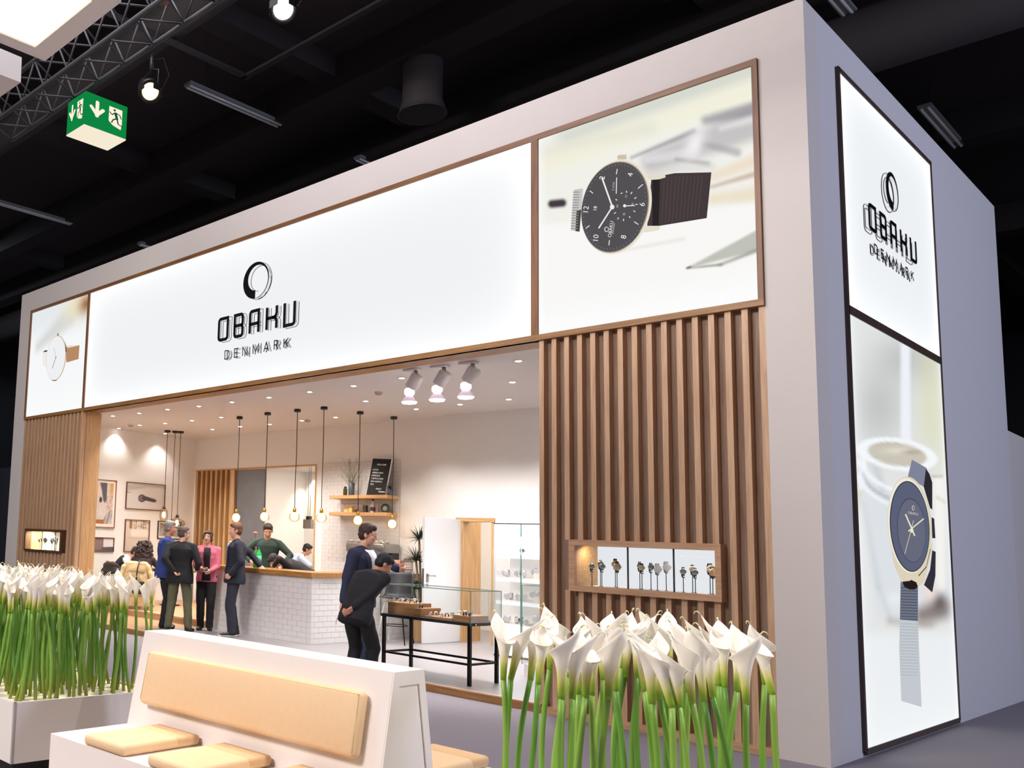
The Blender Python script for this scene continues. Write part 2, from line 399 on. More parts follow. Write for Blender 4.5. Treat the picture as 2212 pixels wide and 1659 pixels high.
# right poster: soft tabletop background
def blur(d): return d
def f_right(u, v):
    px, py = prj((-2.521+2.106*u, -.006, 3.931+2.186*v)); x, y = (px-1140)*2.676, (py-120)*2.676
    G = lambda x0, y0, x1, y1, w0, w1=None, soft=26: seg(x, y, x0, y0, x1, y1, w0, w1, soft)
    c = lin('#f1f1ea')
    c = mixc(c, lin('#d4d7cc'), G(230, 470, 1320, 70, 55, 90, 70)*.9)
    c = mixc(c, lin('#f2f0dd'), G(60, 640, 1320, 190, 60, 60, 50))
    c = mixc(c, lin('#e2e1d3'), G(60, 560, 700, 420, 30, 40, 50)*.6)
    c = mixc(c, lin('#c4c1c2'), G(720, 620, 1330, 380, 60, 95, 45)*.95)
    c = mixc(c, lin('#9a959e'), G(600, 590, 960, 440, 7, 16, 16)*.8); c = mixc(c, lin('#8f8a93'), G(1030, 375, 1330, 300, 26, 40, 26)*.75)
    c = mixc(c, lin('#dddcdc'), G(690, 600, 960, 560, 22, 30, 20)*.9); c = mixc(c, lin('#a29da4'), G(860, 600, 1040, 625, 9, 14, 16)*.8)
    c = mixc(c, lin('#a8a4aa'), G(1010, 510, 1210, 560, 16, 24, 20)*.7); c = mixc(c, lin('#e9e6e6'), G(1120, 420, 1330, 360, 14, 20, 20)*.7)
    c = mixc(c, lin('#f2f0f1'), math.exp(-(((x-965+.35*(y-510))/52)**2+((y-510)/85)**2)))
    c = mixc(c, lin('#d8d4d2'), G(700, 680, 1060, 640, 18, 26, 30)*.6)
    c = mixc(c, lin('#eddfca'), G(1070, 700, 1330, 600, 26, 40, 30)*.9); c = mixc(c, lin('#c3a58c'), G(1060, 760, 1330, 680, 8, 16, 16)*.75); c = mixc(c, lin('#ecddc2'), G(1070, 830, 1330, 800, 30, 44, 36)*.8)
    h_ = sst(-30, 30, y-(985-.10*x)); c = mixc(c, lin('#f9f8f6'), h_*.95)
    c = mixc(c, lin('#463b42'), G(140, 858, 200, 852, 24, 24, 12))
    c = mixc(c, lin('#e0dad2'), G(560, 1125, 900, 1060, 5, 9, 16)*.6)
    c = mixc(c, lin('#b9bbb0'), G(925, 1228, 1340, 1065, 3, 58, 12)*.9); c = mixc(c, lin('#8b8878'), G(925, 1230, 1120, 1208, 3, 8, 8)*.9); c = mixc(c, lin('#96938a'), G(1110, 1210, 1340, 1120, 8, 12, 12)*.8)
    c = mixc(c, lin('#4f4a42'), G(920, 1228, 940, 1222, 5, 5, 6))
    return mixc(c, WHT, min(1, sst(.20, .0, v)*.8+sst(.05, 0, u)*.5))
wrp = thing('watch_poster', 'large backlit poster of a black-dial watch with mesh strap, above the right slatted front', 'poster', (0, 0, 0))
paint('poster_panel', wrp, 'y', -2.521, -.415, 3.931, 6.117, 170, 170, f_right, -.006)
MB().box(-2.521, -.004, 3.931, -.415, .055, 6.117).obj('housing', MWS, wrp)
def f_left(u, v):
    c = lin('#f6f8f9')
    c = mixc(c, lin('#e4e8ec'), sst(.62, .95, v)*.9); c = mixc(c, lin('#cfd1d0'), seg(u, v, .15, .66, .7, .86, .05, .1, .07)*.8)
    c = mixc(c, lin('#efe7c8'), blob(u, v, .82, .93, .25, .13)); c = mixc(c, lin('#a0622f'), blob(u, v, .97, .92, .14, .09)*.95)
    return mixc(c, WHT, sst(.3, 0, v)*.6)
wlp = thing('watch_poster', 'smaller backlit poster of a white-dial watch with tan strap, at the far left', 'poster', (0, 0, 0))
paint('poster_panel', wlp, 'y', -13.90, -11.706, 3.931, 6.117, 60, 60, f_left, -.006)
MB().box(-13.90, -.004, 3.931, -11.706, .055, 6.117).obj('housing', MWS, wlp)
def f_side_top(u, v):
    g = min(1, math.exp(-v*9)*.9+math.exp(-(1-v)*12)+math.exp(-u*14)+math.exp(-(1-u)*14))
    return mixc(lin('#edf0f3'), (1.02, 1.04, 1.07), g)
ss = thing('lettered_sign', 'upright white backlit sign with OBAKU DENMARK letters, upper half of the side wall', 'sign', (0, 0, 0))
paint('sign_panel', ss, 'x', .819, 3.846, 3.965, 6.19, 40, 40, f_side_top, .022)
MB().box(.001, .819, 3.965, .02, 3.846, 6.19).obj('housing', MWS, ss)
def f_side_low(u, v):
    # glass jar in the background, table below
    px, py = prj((.022, .819+3.027*u, .075+3.81*v)); x, y = (px-1800)*3.073, (py-860)*3.073
    G = lambda x0, y0, x1, y1, w0, w1=None, soft=26: seg(x, y, x0, y0, x1, y1, w0, w1, soft)
    B = lambda cx, cy, rx, ry: math.exp(-(((x-cx)/rx)**2+((y-cy)/ry)**2))
    def rg(cx, cy, rx, ry, th, w, soft):
        c_, s_ = math.cos(R(th)), math.sin(R(th)); a = ((x-cx)*c_+(y-cy)*s_)/rx; b = (-(x-cx)*s_+(y-cy)*c_)/ry; r_ = math.hypot(a, b)
        return 1-sst(w*.4, w*.4+soft, abs(r_-1)*min(rx, ry)), r_, b
    c = lin('#e3e5e4'); c = mixc(c, lin('#c2c3c4'), B(300, 60, 190, 260)*.9); c = mixc(c, lin('#dedfc4'), sst(500, 640, x)*sst(700, 100, y)*.9)
    c = mixc(c, lin('#aeb0ae'), B(470, -260, 200, 160)*.6)
    c = mixc(c, lin('#eef2f8'), G(478, -500, 482, 330, 30, 34, 20)); c = mixc(c, lin('#b8a878'), B(150, 620, 45, 110)*.9); c = mixc(c, lin('#c9bf94'), B(130, 430, 40, 100)*.5)
    body = sst(165, 215, x-.12*max(0, y-640))*sst(560, 640, y)*sst(1500, 1420, y)
    c = mixc(c, lin('#dce1e6'), body*.85); c = mixc(c, lin('#b9c0ca'), G(200, 700, 300, 1250, 4, 10, 40)*.5); c = mixc(c, lin('#c3c8cf'), G(300, 1250, 380, 1470, 10, 14, 30)*.5)
    c = mixc(c, lin('#c8ccd0'), G(270, 420, 330, 600, 30, 20, 30)*.7)
    g_, r_, b_ = rg(425, 372, 235, 92, 9, 14, 16); c = mixc(c, lin('#c6bfae'), (1-sst(.75, .98, r_))*.85); c = mixc(c, lin('#e9e4d6'), B(420, 350, 90, 22)*.7); c = mixc(c, lin('#a99f92'), B(520, 360, 60, 14)*.8)
    c = mixc(c, lin('#f5f8fb'), g_)
    g_, r_, b_ = rg(420, 500, 248, 110, 22, 12, 16); c = mixc(c, lin('#f1f5fa'), g_*sst(-.2, .2, b_)*(x < 520))
    g_, r_, b_ = rg(420, 560, 255, 115, 22, 12, 16); c = mixc(c, lin('#b4bbc6'), g_*sst(-.1, .3, b_)*.75*(x < 520)); g_, r_, b_ = rg(420, 600, 252, 115, 22, 10, 14); c = mixc(c, lin('#f1f5fa'), g_*sst(-.1, .3, b_)*.9*(x < 520))
    c = mixc(c, lin('#f5f8fb'), G(195, 330, 205, 480, 12, 12, 14)); c = mixc(c, lin('#f1f5fa'), G(178, 490, 180, 600, 12, 12, 14)*.9)
    c = mixc(c, lin('#f6f4ee'), G(700, 560, 715, 1250, 40, 30, 24)*.9); c = mixc(c, lin('#cfc9b4'), G(690, 660, 760, 700, 8, 10, 16)*.7); c = mixc(c, lin('#a8a294'), G(620, 520, 720, 520, 5, 8, 12)*.7)
    c = mixc(c, lin('#7a6763'), G(600, 1440, 720, 1400, 60, 70, 55)*.85); c = mixc(c, lin('#4f4140'), B(700, 1350, 60, 60)*.8); c = mixc(c, lin('#a89c98'), G(380, 1480, 640, 1500, 20, 30, 40)*.6)
    c = mixc(c, lin('#f0ddd4'), B(640, 1290, 45, 60)*.9); c = mixc(c, lin('#e9eef2'), B(410, 1330, 50, 50)*.8)
    c = mixc(c, lin('#eceff1'), sst(1500, 1620, y))
    return mixc(c, lin('#f6fafc'), min(1, (math.exp(-u*22)+math.exp(-(1-u)*26)+math.exp(-v*14))*.7))
sp = thing('watch_poster', 'tall backlit poster of a grey-dial watch and glass jar, low on the side wall', 'poster', (0, 0, 0))
paint('poster_panel', sp, 'x', .819, 3.846, .075, 3.885, 130, 170, f_side_low, .022)
MB().box(.001, .819, .075, .02, 3.846, 3.885).obj('housing', MWS, sp)

# flat print laid on a backlit panel (traced shapes, real size on the panel)
def flat(name, parent, polys, colr, layer, plane='y', holes=None):
    """polys: list of pixel outlines lying on the panel; a thin printed layer"""
    bm = bmesh.new()
    for poly in polys:
        vs = []
        for (px, py) in poly:
            p = ony(px, py, -.006) if plane == 'y' else onx(px, py, .022)
            if plane == 'y': p.y = -.006-.0012*layer
            else: p.x = .022+.0012*layer
            vs.append(bm.verts.new(p))
        try: f = bm.faces.new(vs)
        except ValueError: pass
    bmesh.ops.triangulate(bm, faces=bm.faces[:])
    me = bpy.data.meshes.new(name); bm.to_mesh(me); bm.free()
    return link(name, me, glow('ink_'+colr.strip('#'), colr, 1.0), parent)
def ell(cx, cy, a, b, th=0, n=64, t0=0, t1=360):
    c, s = math.cos(R(th)), math.sin(R(th))
    return [(cx+a*math.cos(R(t))*c-b*math.sin(R(t))*s, cy+a*math.cos(R(t))*s+b*math.sin(R(t))*c) for t in [t0+(t1-t0)*k/n for k in range(n+(1 if t1-t0 < 360 else 0))]]
def quadline(x0, y0, x1, y1, w):
    d = math.hypot(x1-x0, y1-y0); nx, ny = -(y1-y0)/d*w/2, (x1-x0)/d*w/2
    return [(x0+nx, y0+ny), (x1+nx, y1+ny), (x1-nx, y1-ny), (x0-nx, y0-ny)]
def textpx(name, parent, s, org, ax, ay, colr, layer, plane='y'):
    """text laid on the panel: org = middle of the word, ax / ay = pixel vectors of one em to the right / up"""
    cu = bpy.data.curves.new('t', 'FONT'); cu.body = s; cu.align_x = 'CENTER'; cu.align_y = 'CENTER'; cu.resolution_u = 3
    to = bpy.data.objects.new('t', cu); COL.objects.link(to)
    me = to.to_mesh(); vs = [v.co.copy() for v in me.vertices]; fs = [tuple(p.vertices) for p in me.polygons]; to.to_mesh_clear()
    bpy.data.objects.remove(to); out = []
    for v in vs:
        px, py = org[0]+v.x*ax[0]+v.y*ay[0], org[1]+v.x*ax[1]+v.y*ay[1]
        p = ony(px, py, -.006) if plane == 'y' else onx(px, py, .022)
        if plane == 'y': p.y = -.006-.0012*layer
        else: p.x = .022+.0012*layer
        out.append(p)
    me = bpy.data.meshes.new(name); me.from_pydata(out, [], fs)
    return link(name, me, glow('ink_'+colr.strip('#'), colr, 1.0), parent)

# --- right watch (pixel frame of the crop: 1140 + x/2.676, 120 + y/2.676)
q = lambda x, y: (1140+x/2.676, 120+y/2.676)
Q = lambda L_: [q(*p) for p in L_]
E_ = lambda cx, cy, a, b, th=0, **k: Q(ell(cx, cy, a, b, th, **k))
flat('watch_strap', wrp, [Q([(715, 705), (850, 680), (1062, 675), (1035, 940), (760, 985), (690, 990)])], '#453b3d', 1)
flat('strap_shine', wrp, [Q([(722, 720), (765, 712), (757, 980), (722, 985)])], '#2a2526', 2)
flat('strap_weave', wrp, [Q(quadline(790+k*22, 705-k*1.2, 775+k*21, 968-k*3.5, 3)) for k in range(11)], '#574c4e', 2)
flat('rear_strap', wrp, [Q([(268, 775), (320, 768), (300, 1020), (248, 1010)])], '#c9c7c6', 1)
flat('rear_strap_ribs', wrp, [Q(quadline(262-k*.9, 790+k*15, 300-k*.6, 790+k*15, 5)) for k in range(15)], '#8f8b8b', 2)
flat('rear_buckle', wrp, [Q([(300, 1018), (310, 890), (282, 900), (276, 1015)])], '#4a4444', 1.5)
flat('lug', wrp, [Q([(690, 690), (795, 685), (798, 705), (760, 716), (700, 720)])], '#e3dccb', 3)
flat('lug', wrp, [Q([(670, 985), (765, 985), (762, 1008), (700, 1022), (650, 1022)])], '#e8e0cf', 3)
flat('crown', wrp, [Q([(515, 583), (530, 573), (572, 570), (576, 600), (520, 606)])], '#ddd1bc', 3)
flat('crown_ribs', wrp, [Q(quadline(528+k*9, 578, 529+k*9, 598, 3)) for k in range(5)], '#a8987c', 4)
flat('case', wrp, [E_(515, 876, 198, 278, 14)], '#e9e2d0', 4)
flat('case_shade', wrp, [E_(507, 877, 191, 268, 14)], '#9d9181', 5)
flat('dial', wrp, [E_(505, 877, 187, 262, 14)], '#545155', 6)
flat('dial_rim', wrp, [E_(500, 900, 186, 232, 14, n=40, t0=20, t1=150)], '#555267', 5.5)
flat('hand', wrp, [Q(quadline(432, 708, 492, 876, 9)), Q(quadline(492, 876, 413, 1000, 8)), E_(491, 877, 13, 14, n=20)], '#f2efec', 9)
flat('small_dial_hand', wrp, [E_(563, 870, 9, 9, n=14), Q(quadline(563, 871, 622, 868, 5))], '#f2efec', 9)
tk = []
for a, b, c, d in ((520, 657, 515, 688), (668, 746, 640, 770), (618, 962, 642, 978), (475, 1068, 472, 1098), (338, 1000, 360, 984), (362, 783, 380, 798),
                   (540, 800, 550, 795), (573, 783, 574, 795), (606, 790, 598, 802), (630, 820, 620, 830), (638, 862, 626, 862), (624, 905, 614, 898), (594, 940, 590, 930), (556, 945, 557, 958), (522, 948, 528, 938), (502, 915, 512, 908), (510, 832, 520, 838), (517, 706, 514, 800)):
    tk.append(Q(quadline(a, b, c, d, 5)))
for t1 in tk: flat('dial_mark', wrp, [t1], '#e9e6e3', 8)
mn = []
for k in range(60):
    t_ = k*6
    c_, s_ = math.cos(R(14)), math.sin(R(14)); a1 = (178*math.cos(R(t_)), 252*math.sin(R(t_))); a2 = (172*math.cos(R(t_)), 244*math.sin(R(t_)))
    mn.append(Q(quadline(505+a1[0]*c_-a1[1]*s_, 877+a1[0]*s_+a1[1]*c_, 505+a2[0]*c_-a2[1]*s_, 877+a2[0]*s_+a2[1]*c_, 2)))
flat('minute_marks', wrp, mn, '#9a96a0', 8)['kind'] = 'stuff'
ax, ay = (3, -26), (-20, -4)      # the watch lies on its side: its words read upwards
for s_, x, y, k in (('4', 597, 690, 1.0), ('2', 434, 708, 1.0), ('12', 340, 893, 1.0), ('10', 397, 1058, 1.0), ('8', 558, 1050, 1.0), ('6', 665, 862, 1.0)):
    rot = {'4': 25, '2': -10, '12': 0, '10': 20, '8': 160, '6': 180}[s_]
    textpx('numeral', wrp, s_, q(x, y), (16*k*math.sin(R(8)), -17*k), (-16*k, -2), '#efece9', 8)
textpx('dial_print', wrp, '18', q(393, 886), (1.5, -11), (-10, -1), '#f4f2ef', 8)
textpx('dial_print', wrp, 'OBAKU', q(483, 1005), (1.5, -10.5), (-10.5, -1), '#f0edea', 8)
textpx('dial_print', wrp, 'DENMARK', q(499, 1002), (.8, -5), (-5, -.5), '#c9c6c4', 8)
textpx('dial_print', wrp, '5 ATM', q(499, 757), (.9, -6.5), (-6.5, -.6), '#c9c6c4', 8)
for s_, x, y in (('60', 521, 872), ('15', 572, 816), ('30', 609, 862), ('45', 560, 918)): textpx('dial_print', wrp, s_, q(x, y), (.9, -6.5), (-6.5, -.6), '#c9c6c4', 8)
flat('emblem', wrp, [E_(458, 1006, 13, 15, n=24)], '#eeebe8', 8); flat('emblem_hole', wrp, [E_(459, 1006, 9.5, 11.5, n=24)], '#545155', 9)
# --- left watch (crop: x/4.738, 600 + y/4.738)
q2 = lambda x, y: (x/4.738, 600+y/4.738)
Q2 = lambda L_: [q2(*p) for p in L_]
flat('watch_strap', wlp, [Q2([(672, 700), (700, 718), (815, 690), (805, 832), (680, 868)])], '#b78a66', 2)
flat('strap_lining', wlp, [Q2([(680, 695), (810, 688), (700, 718)])], '#e6dcd2', 2.5)
flat('rear_strap', wlp, [Q2([(436, 765), (484, 760), (478, 910), (440, 900)])], '#efece4', 2); flat('buckle', wlp, [Q2([(438, 762), (460, 745), (486, 740), (482, 758)])], '#3c3a36', 3)
flat('crown', wlp, [Q2([(585, 592), (590, 568), (602, 566), (602, 592)])], '#a5764c', 3)
flat('case', wlp, [Q2(ell(577, 822, 100, 232, 6))], '#c8ab8a', 4); flat('dial', wlp, [Q2(ell(574, 822, 95, 226, 6))], '#eff0f1', 5)
flat('case_shadow', wlp, [Q2([(665, 640), (678, 690), (682, 760), (674, 760), (672, 690)])], '#3f3428', 5)
flat('hand', wlp, [Q2(quadline(575, 815, 537, 930, 4)), Q2(quadline(575, 815, 555, 720, 2)), Q2(ell(575, 815, 6, 6, n=12))], '#55504c', 6)
flat('case_foot', wlp, [Q2([(535, 1048), (590, 1046), (575, 1056), (545, 1057)])], '#7b5a3a', 6)
# --- side watch (crop: 1800 + x/3.073, 860 + y/3.073)
q3 = lambda x, y: (1800+x/3.073, 860+y/3.073)
Q3 = lambda L_: [q3(*p) for p in L_]
fx = dict(plane='x')
flat('watch_strap', sp, [Q3([(520, 408), (615, 462), (632, 500), (600, 590), (492, 525)])], '#80849a', 2, **fx)
flat('strap_inside', sp, [Q3([(612, 470), (635, 500), (655, 560), (655, 740), (640, 730), (598, 590)])], '#2f2a30', 2.5, **fx)
flat('strap_side', sp, [Q3([(650, 790), (668, 800), (676, 930), (655, 930)]), Q3([(655, 1010), (678, 1020), (676, 1180), (655, 1290), (600, 1240), (640, 1140)])], '#34303a', 2, **fx)
flat('watch_strap', sp, [Q3([(445, 1215), (560, 1235), (560, 1480), (440, 1470)])], '#6f7584', 2, **fx)
flat('strap_end', sp, [Q3([(440, 1470), (560, 1480), (560, 1660), (585, 2050), (450, 2010), (436, 1660)])], '#c3c9ce', 1.5, **fx)
flat('strap_weave', sp, [Q3(quadline(447, 1258+k*19, 558, 1262+k*19, 6)) for k in range(12)], '#4d5360', 3, **fx)
flat('strap_weave_faint', sp, [Q3(quadline(441, 1496+k*20, 560, 1500+k*20, 4)) for k in range(18)], '#aab1b8', 3, **fx)
flat('case', sp, [Q3(ell(502, 842, 146, 322, -4)), Q3([(372, 960), (640, 920), (655, 1000), (600, 1220), (555, 1255), (450, 1222), (400, 1110)])], '#dcd2b9', 4, **fx)
flat('case_light', sp, [Q3(ell(496, 846, 137, 316, -4))], '#efe9dc', 5, **fx)
flat('case_line', sp, [Q3(quadline(612, 1120, 560, 1180, 7)), Q3(quadline(640, 1000, 612, 1120, 4))], '#5a4f42', 6, **fx)
flat('case_notch', sp, [Q3([(452, 1218), (505, 1212), (510, 1205), (524, 1212), (545, 1222), (556, 1250), (535, 1270), (500, 1270), (465, 1252)])], '#241d1c', 6, **fx)
flat('dial_rim', sp, [Q3(ell(501, 852, 131, 302, -4))], '#26252c', 6, **fx)
flat('dial', sp, [Q3(ell(501, 852, 126, 296, -4))], '#5b6179', 7, **fx)
flat('dial_ring', sp, [Q3(ell(511, 877, 95, 214, -4))], '#474b5c', 8, **fx); flat('dial_inner', sp, [Q3(ell(511, 879, 91, 208, -4))], '#666a7c', 9, **fx)
flat('hand', sp, [Q3(quadline(468, 770, 508, 862, 9)), Q3(quadline(487, 884, 590, 800, 8)), Q3(quadline(508, 862, 530, 915, 9)), Q3(quadline(522, 812, 463, 1035, 3)), Q3(ell(510, 878, 11, 16, n=20))], '#ece4c8', 11, **fx)
textpx('dial_print', sp, 'OBAKU', q3(519, 766), (6.6, 1.2), (.5, -7.6), '#d5cfc0', 11, 'x')
flat('emblem', sp, [Q3(ell(520, 729, 9, 17, n=24))], '#cfc9ba', 11, **fx); flat('emblem_hole', sp, [Q3(ell(520, 729, 5.5, 12, n=24))], '#666a7c', 12, **fx)

# ------------------------------------------------------------------ raised letters
def ribbon(path, w, closed=False):
    """2D centre line -> outline quads with mitred joints"""
    pp = [path[0]]
    for p in path[1:]:
        if math.hypot(p[0]-pp[-1][0], p[1]-pp[-1][1]) > 1e-5: pp.append(p)
    if closed and math.hypot(pp[0][0]-pp[-1][0], pp[0][1]-pp[-1][1]) < 1e-5: pp.pop()
    path = pp
    n = len(path); L_, R_ = [], []
    for i, p in enumerate(path):
        a = path[i-1] if (i or closed) else None; b = path[(i+1) % n] if (i < n-1 or closed) else None
        d1 = None if a is None else (p[0]-a[0], p[1]-a[1]); d2 = None if b is None else (b[0]-p[0], b[1]-p[1])
        def un(d): l = math.hypot(*d); return (d[0]/l, d[1]/l)
        if d1 is None: d1 = d2
        if d2 is None: d2 = d1
        d1, d2 = un(d1), un(d2); n1, n2 = (-d1[1], d1[0]), (-d2[1], d2[0])
        mx_, my_ = n1[0]+n2[0], n1[1]+n2[1]; l = math.hypot(mx_, my_) or 1; mx_, my_ = mx_/l, my_/l
        k = w/2/max(.35, mx_*n1[0]+my_*n1[1])
        L_.append((p[0]+mx_*k, p[1]+my_*k)); R_.append((p[0]-mx_*k, p[1]-my_*k))
    qs = []
    for i in range(n if closed else n-1):
        j = (i+1) % n; qs.append([L_[i], L_[j], R_[j], R_[i]])
    return qs
def arc(cx, cy, r, a0, a1, n=4): return [(cx+r*math.cos(R(a0+(a1-a0)*k/n)), cy+r*math.sin(R(a0+(a1-a0)*k/n))) for k in range(n+1)]
c_ = .22
GLY = {  # unit wide 1, high 1.5
 'O': [([(0, c_)]+arc(c_, c_, c_, 180, 270)[1:]+arc(1-c_, c_, c_, 270, 360)+[(1, 1.5), (c_, 1.5)]+arc(c_, 1.5-c_, c_, 90, 180), True)],
 'B': [([(0, .75), (1-c_, .75)]+arc(1-c_, .75+c_, c_, 270, 360)+arc(1-c_, 1.5-c_, c_, 0, 90)+[(0, 1.5), (0, c_)]+arc(c_, c_, c_, 180, 270)+arc(1-c_, c_, c_, 270, 360)+arc(1-c_, .75-c_, c_, 0, 90), False)],
 'A': [([(0, 0)]+[(0, 1.5-c_)]+arc(c_, 1.5-c_, c_, 180, 90)+[(1, 1.5), (1, 0)], False), ([(0, .62), (1, .62)], False)],
 'K': [([(0, 0), (0, 1.5)], False), ([(0, .75), (.6, .75)]+arc(.68, 1.07, .32, 270, 360)+[(1, 1.5)], False), ([(.55, .75)]+arc(.68, .43, .32, 90, 0)+[(1, 0)], False)],
 'U': [([(0, 1.5), (0, 0), (1-c_, 0)]+arc(1-c_, c_, c_, 270, 360)+[(1, 1.5)], False)],
 'D': [([(0, 0), (0, 1.5), (.45, 1.5)]+arc(.45, .95, .55, 90, 0)+arc(.45, .55, .55, 0, -90)+[(0, 0)], False)],
 'E': [([(.95, 1.5), (0, 1.5), (0, 0), (.95, 0)], False), ([(0, .78), (.8, .78)], False)],
 'N': [([(0, 0), (0, 1.5), (1, 0), (1, 1.5)], False)],
 'M': [([(0, 0), (0, 1.5), (.5, .35), (1, 1.5), (1, 0)], False)],
 'a': [([(0, 0), (.5, 1.5), (1, 0)], False), ([(.2, .5), (.8, .5)], False)],
 'R': [([(0, 0), (0, 1.5), (.6, 1.5)]+arc(.6, 1.13, .37, 90, -90)+[(0, .76)], False), ([(.5, .76), (1, 0)], False)],
 'k': [([(0, 0), (0, 1.5)], False), ([(.95, 1.5), (0, .65)], False), ([(.3, .92), (1, 0)], False)],
}
LB = mat('letter_black', '#17141b', .25, vary=.02); LS = glass('clear_acrylic', (.96, .96, .97), .10); LE = mat('letter_edge', '#2a262c', .3, vary=.02)
def letter(ch, parent, x, z, w, h, sw, dep, place, face_t=.006):
    """body of pale acrylic with a black face and a black outline at the back; place(a, b, depth) -> point"""
    fs = MB(); bd = MB(); ed = MB()
    for path, closed in GLY[ch]:
        pts = [(x+a*w, z+b*h/1.5) for a, b in path]
        for quad in ribbon(pts, sw, closed):
            fs.hexa([place(a, b, dep) for a, b in quad]+[place(a, b, dep+face_t) for a, b in quad])
            for p0, p1 in ((quad[0], quad[1]), (quad[3], quad[2])): bd.add([place(*p0, .006), place(*p1, .006), place(*p1, dep), place(*p0, dep)], [(0, 1, 2, 3)])
        if not closed:
            rb = ribbon(pts, sw, closed)
            for p0, p1 in ((rb[0][0], rb[0][3]), (rb[-1][1], rb[-1][2])): bd.add([place(*p0, .006), place(*p1, .006), place(*p1, dep), place(*p0, dep)], [(0, 1, 2, 3)])
        for quad in ribbon(pts, sw, closed):
            for p0, p1 in ((quad[0], quad[1]), (quad[3], quad[2])):
                for q4 in ribbon([p0, p1], sw*(.13 if sw > .02 else .3)): ed.hexa([place(a, b, 0) for a, b in q4]+[place(a, b, .006) for a, b in q4])
    f = fs.obj('letter', LB, parent); bd.obj('return', LS, f); ed.obj('back_edge', LE, f)
def ring(parent, x, z, r, place, dep):
    fs = MB(); bd = MB(); ed = MB(); n = 48
    def prof(t):   # brush ring: heavy at the lower left, fine at the right
        tb_ = (.46, .44, .38, .28, .18, .10, .05, .03, .02); f_ = t*8; i_ = min(7, int(f_)); return r*(tb_[i_]+(tb_[i_+1]-tb_[i_])*(f_-i_))
    for k in range(n):
        A = []
        for j in (k, k+1):
            t_ = j/n; a = R(268)-t_*2*PI; ri = r-prof(t_)
            A.append(((x+r*math.cos(a), z+r*math.sin(a)), (x+ri*math.cos(a), z+ri*math.sin(a))))
        quad = [A[0][0], A[1][0], A[1][1], A[0][1]]
        fs.hexa([place(a, b, dep) for a, b in quad]+[place(a, b, dep+.006) for a, b in quad])
        for p0, p1 in ((quad[0], quad[1]), (quad[3], quad[2])): bd.add([place(*p0, .006), place(*p1, .006), place(*p1, dep), place(*p0, dep)], [(0, 1, 2, 3)])
        for p0, p1 in ((quad[0], quad[1]), (quad[3], quad[2])):
            for q4 in ribbon([p0, p1], .006): ed.hexa([place(a, b, 0) for a, b in q4]+[place(a, b, .006) for a, b in q4])
    f = fs.obj('ring_emblem', LB, parent); bd.obj('return', LS, f); ed.obj('back_edge', LE, f)
def logo(parent, x0, z0, k, place, dep, dd, kz=1, sw=.048, dz=-.285, dh=.13, rc=(.825, .81, .275)):
    for ch, x, w in (('O', 0, .253), ('B', .364, .227), ('A', .703, .235), ('K', 1.062, .25), ('U', 1.421, .247)):
        letter(ch, parent, x0+(x+.025)*k, z0+sw/2*k, (w-.05)*k, (.375*kz-sw)*k, sw*k, dep, place)
    for ch, x, w in (('D', .173, .10), ('E', .39, .09), ('N', .575, .10), ('M', .80, .118), ('a', 1.03, .10), ('R', 1.245, .08), ('k', 1.44, .09)):
        letter(ch, parent, x0+x*k, z0+dz*k, w*k, dh*k, .014*k, dd, place, .003)
    ring(parent, x0+rc[0]*k, z0+rc[1]*k, rc[2]*k, place, dep)
logo(bs, -7.79, 4.603, 1.0, lambda a, b, d: (a, -.0085-d, b), .062, .052)
logo(ss, 1.34, 4.80, .95, lambda a, b, d: (.0245+d, a, b), .038, .034, kz=.76, sw=.04, dz=-.205, dh=.092, rc=(.85, .62, .212))
# ------------------------------------------------------------------ counter
ctr = thing('bar_counter', 'L-shaped bar counter faced with white brick tiles under a thick oak top', 'counter', (0, 0, 0))
A_, B_, C_ = Vector((-9.52, 1.40)), Vector((-7.09, 1.40)), Vector((-7.25, 4.18))
def n2(a, b): d = (b-a).normalized(); return Vector((d.y, -d.x))
nr = n2(B_, C_)
core = MB()
core.hexa([(A_.x, A_.y+.015, F), (B_.x-.015, B_.y+.015, F), (B_.x-.06, 1.95, F), (A_.x, 1.95, F), (A_.x, A_.y+.015, 1.09), (B_.x-.015, B_.y+.015, 1.09), (B_.x-.06, 1.95, 1.09), (A_.x, 1.95, 1.09)])
core.hexa([(B_.x-.5, 1.95, F), (B_.x-.055, 1.95, F), (C_.x-.02, C_.y, F), (C_.x-.5, C_.y, F), (B_.x-.5, 1.95, 1.09), (B_.x-.055, 1.95, 1.09), (C_.x-.02, C_.y, 1.09), (C_.x-.5, C_.y, 1.09)])
core.obj('carcass', GROUT, ctr)
tm = MB().box(.002, .010, .002, .201, .02, .0816).mesh('tile_mesh'); th = MB().box(.002, .010, .002, .0995, .02, .0816).mesh('half_tile_mesh')
tm.materials.append(TILE); th.materials.append(TILE)
def tile_run(a, b, parent):
    L_ = (b-a).length; ang = math.atan2(b.y-a.y, b.x-a.x); d = (b-a).normalized()
    for r_ in range(12):
        x = 0; first = r_ % 2
        while x < L_-.05:
            w = .1015 if (first and x == 0) or L_-x < .2 else .203
            me = th if w < .2 else tm
            p = a+d*x; link('tile', me, None, parent, loc=(p.x, p.y, F+r_*.0836), rot=(0, 0, ang)); x += w
tile_run(A_, B_, ctr); tile_run(B_, C_, ctr)
top = MB()
top.box(A_.x-.06, A_.y-.04, 1.09, B_.x+.03, 2.0, 1.17, bev=.006)
top.hexa([(B_.x-.52, 1.99, 1.09), (B_.x-.01, 1.99, 1.09), (C_.x+.05, C_.y+.02, 1.09), (C_.x-.52, C_.y+.02, 1.09), (B_.x-.52, 1.99, 1.17), (B_.x-.01, 1.99, 1.17), (C_.x+.05, C_.y+.02, 1.17), (C_.x-.52, C_.y+.02, 1.17)])
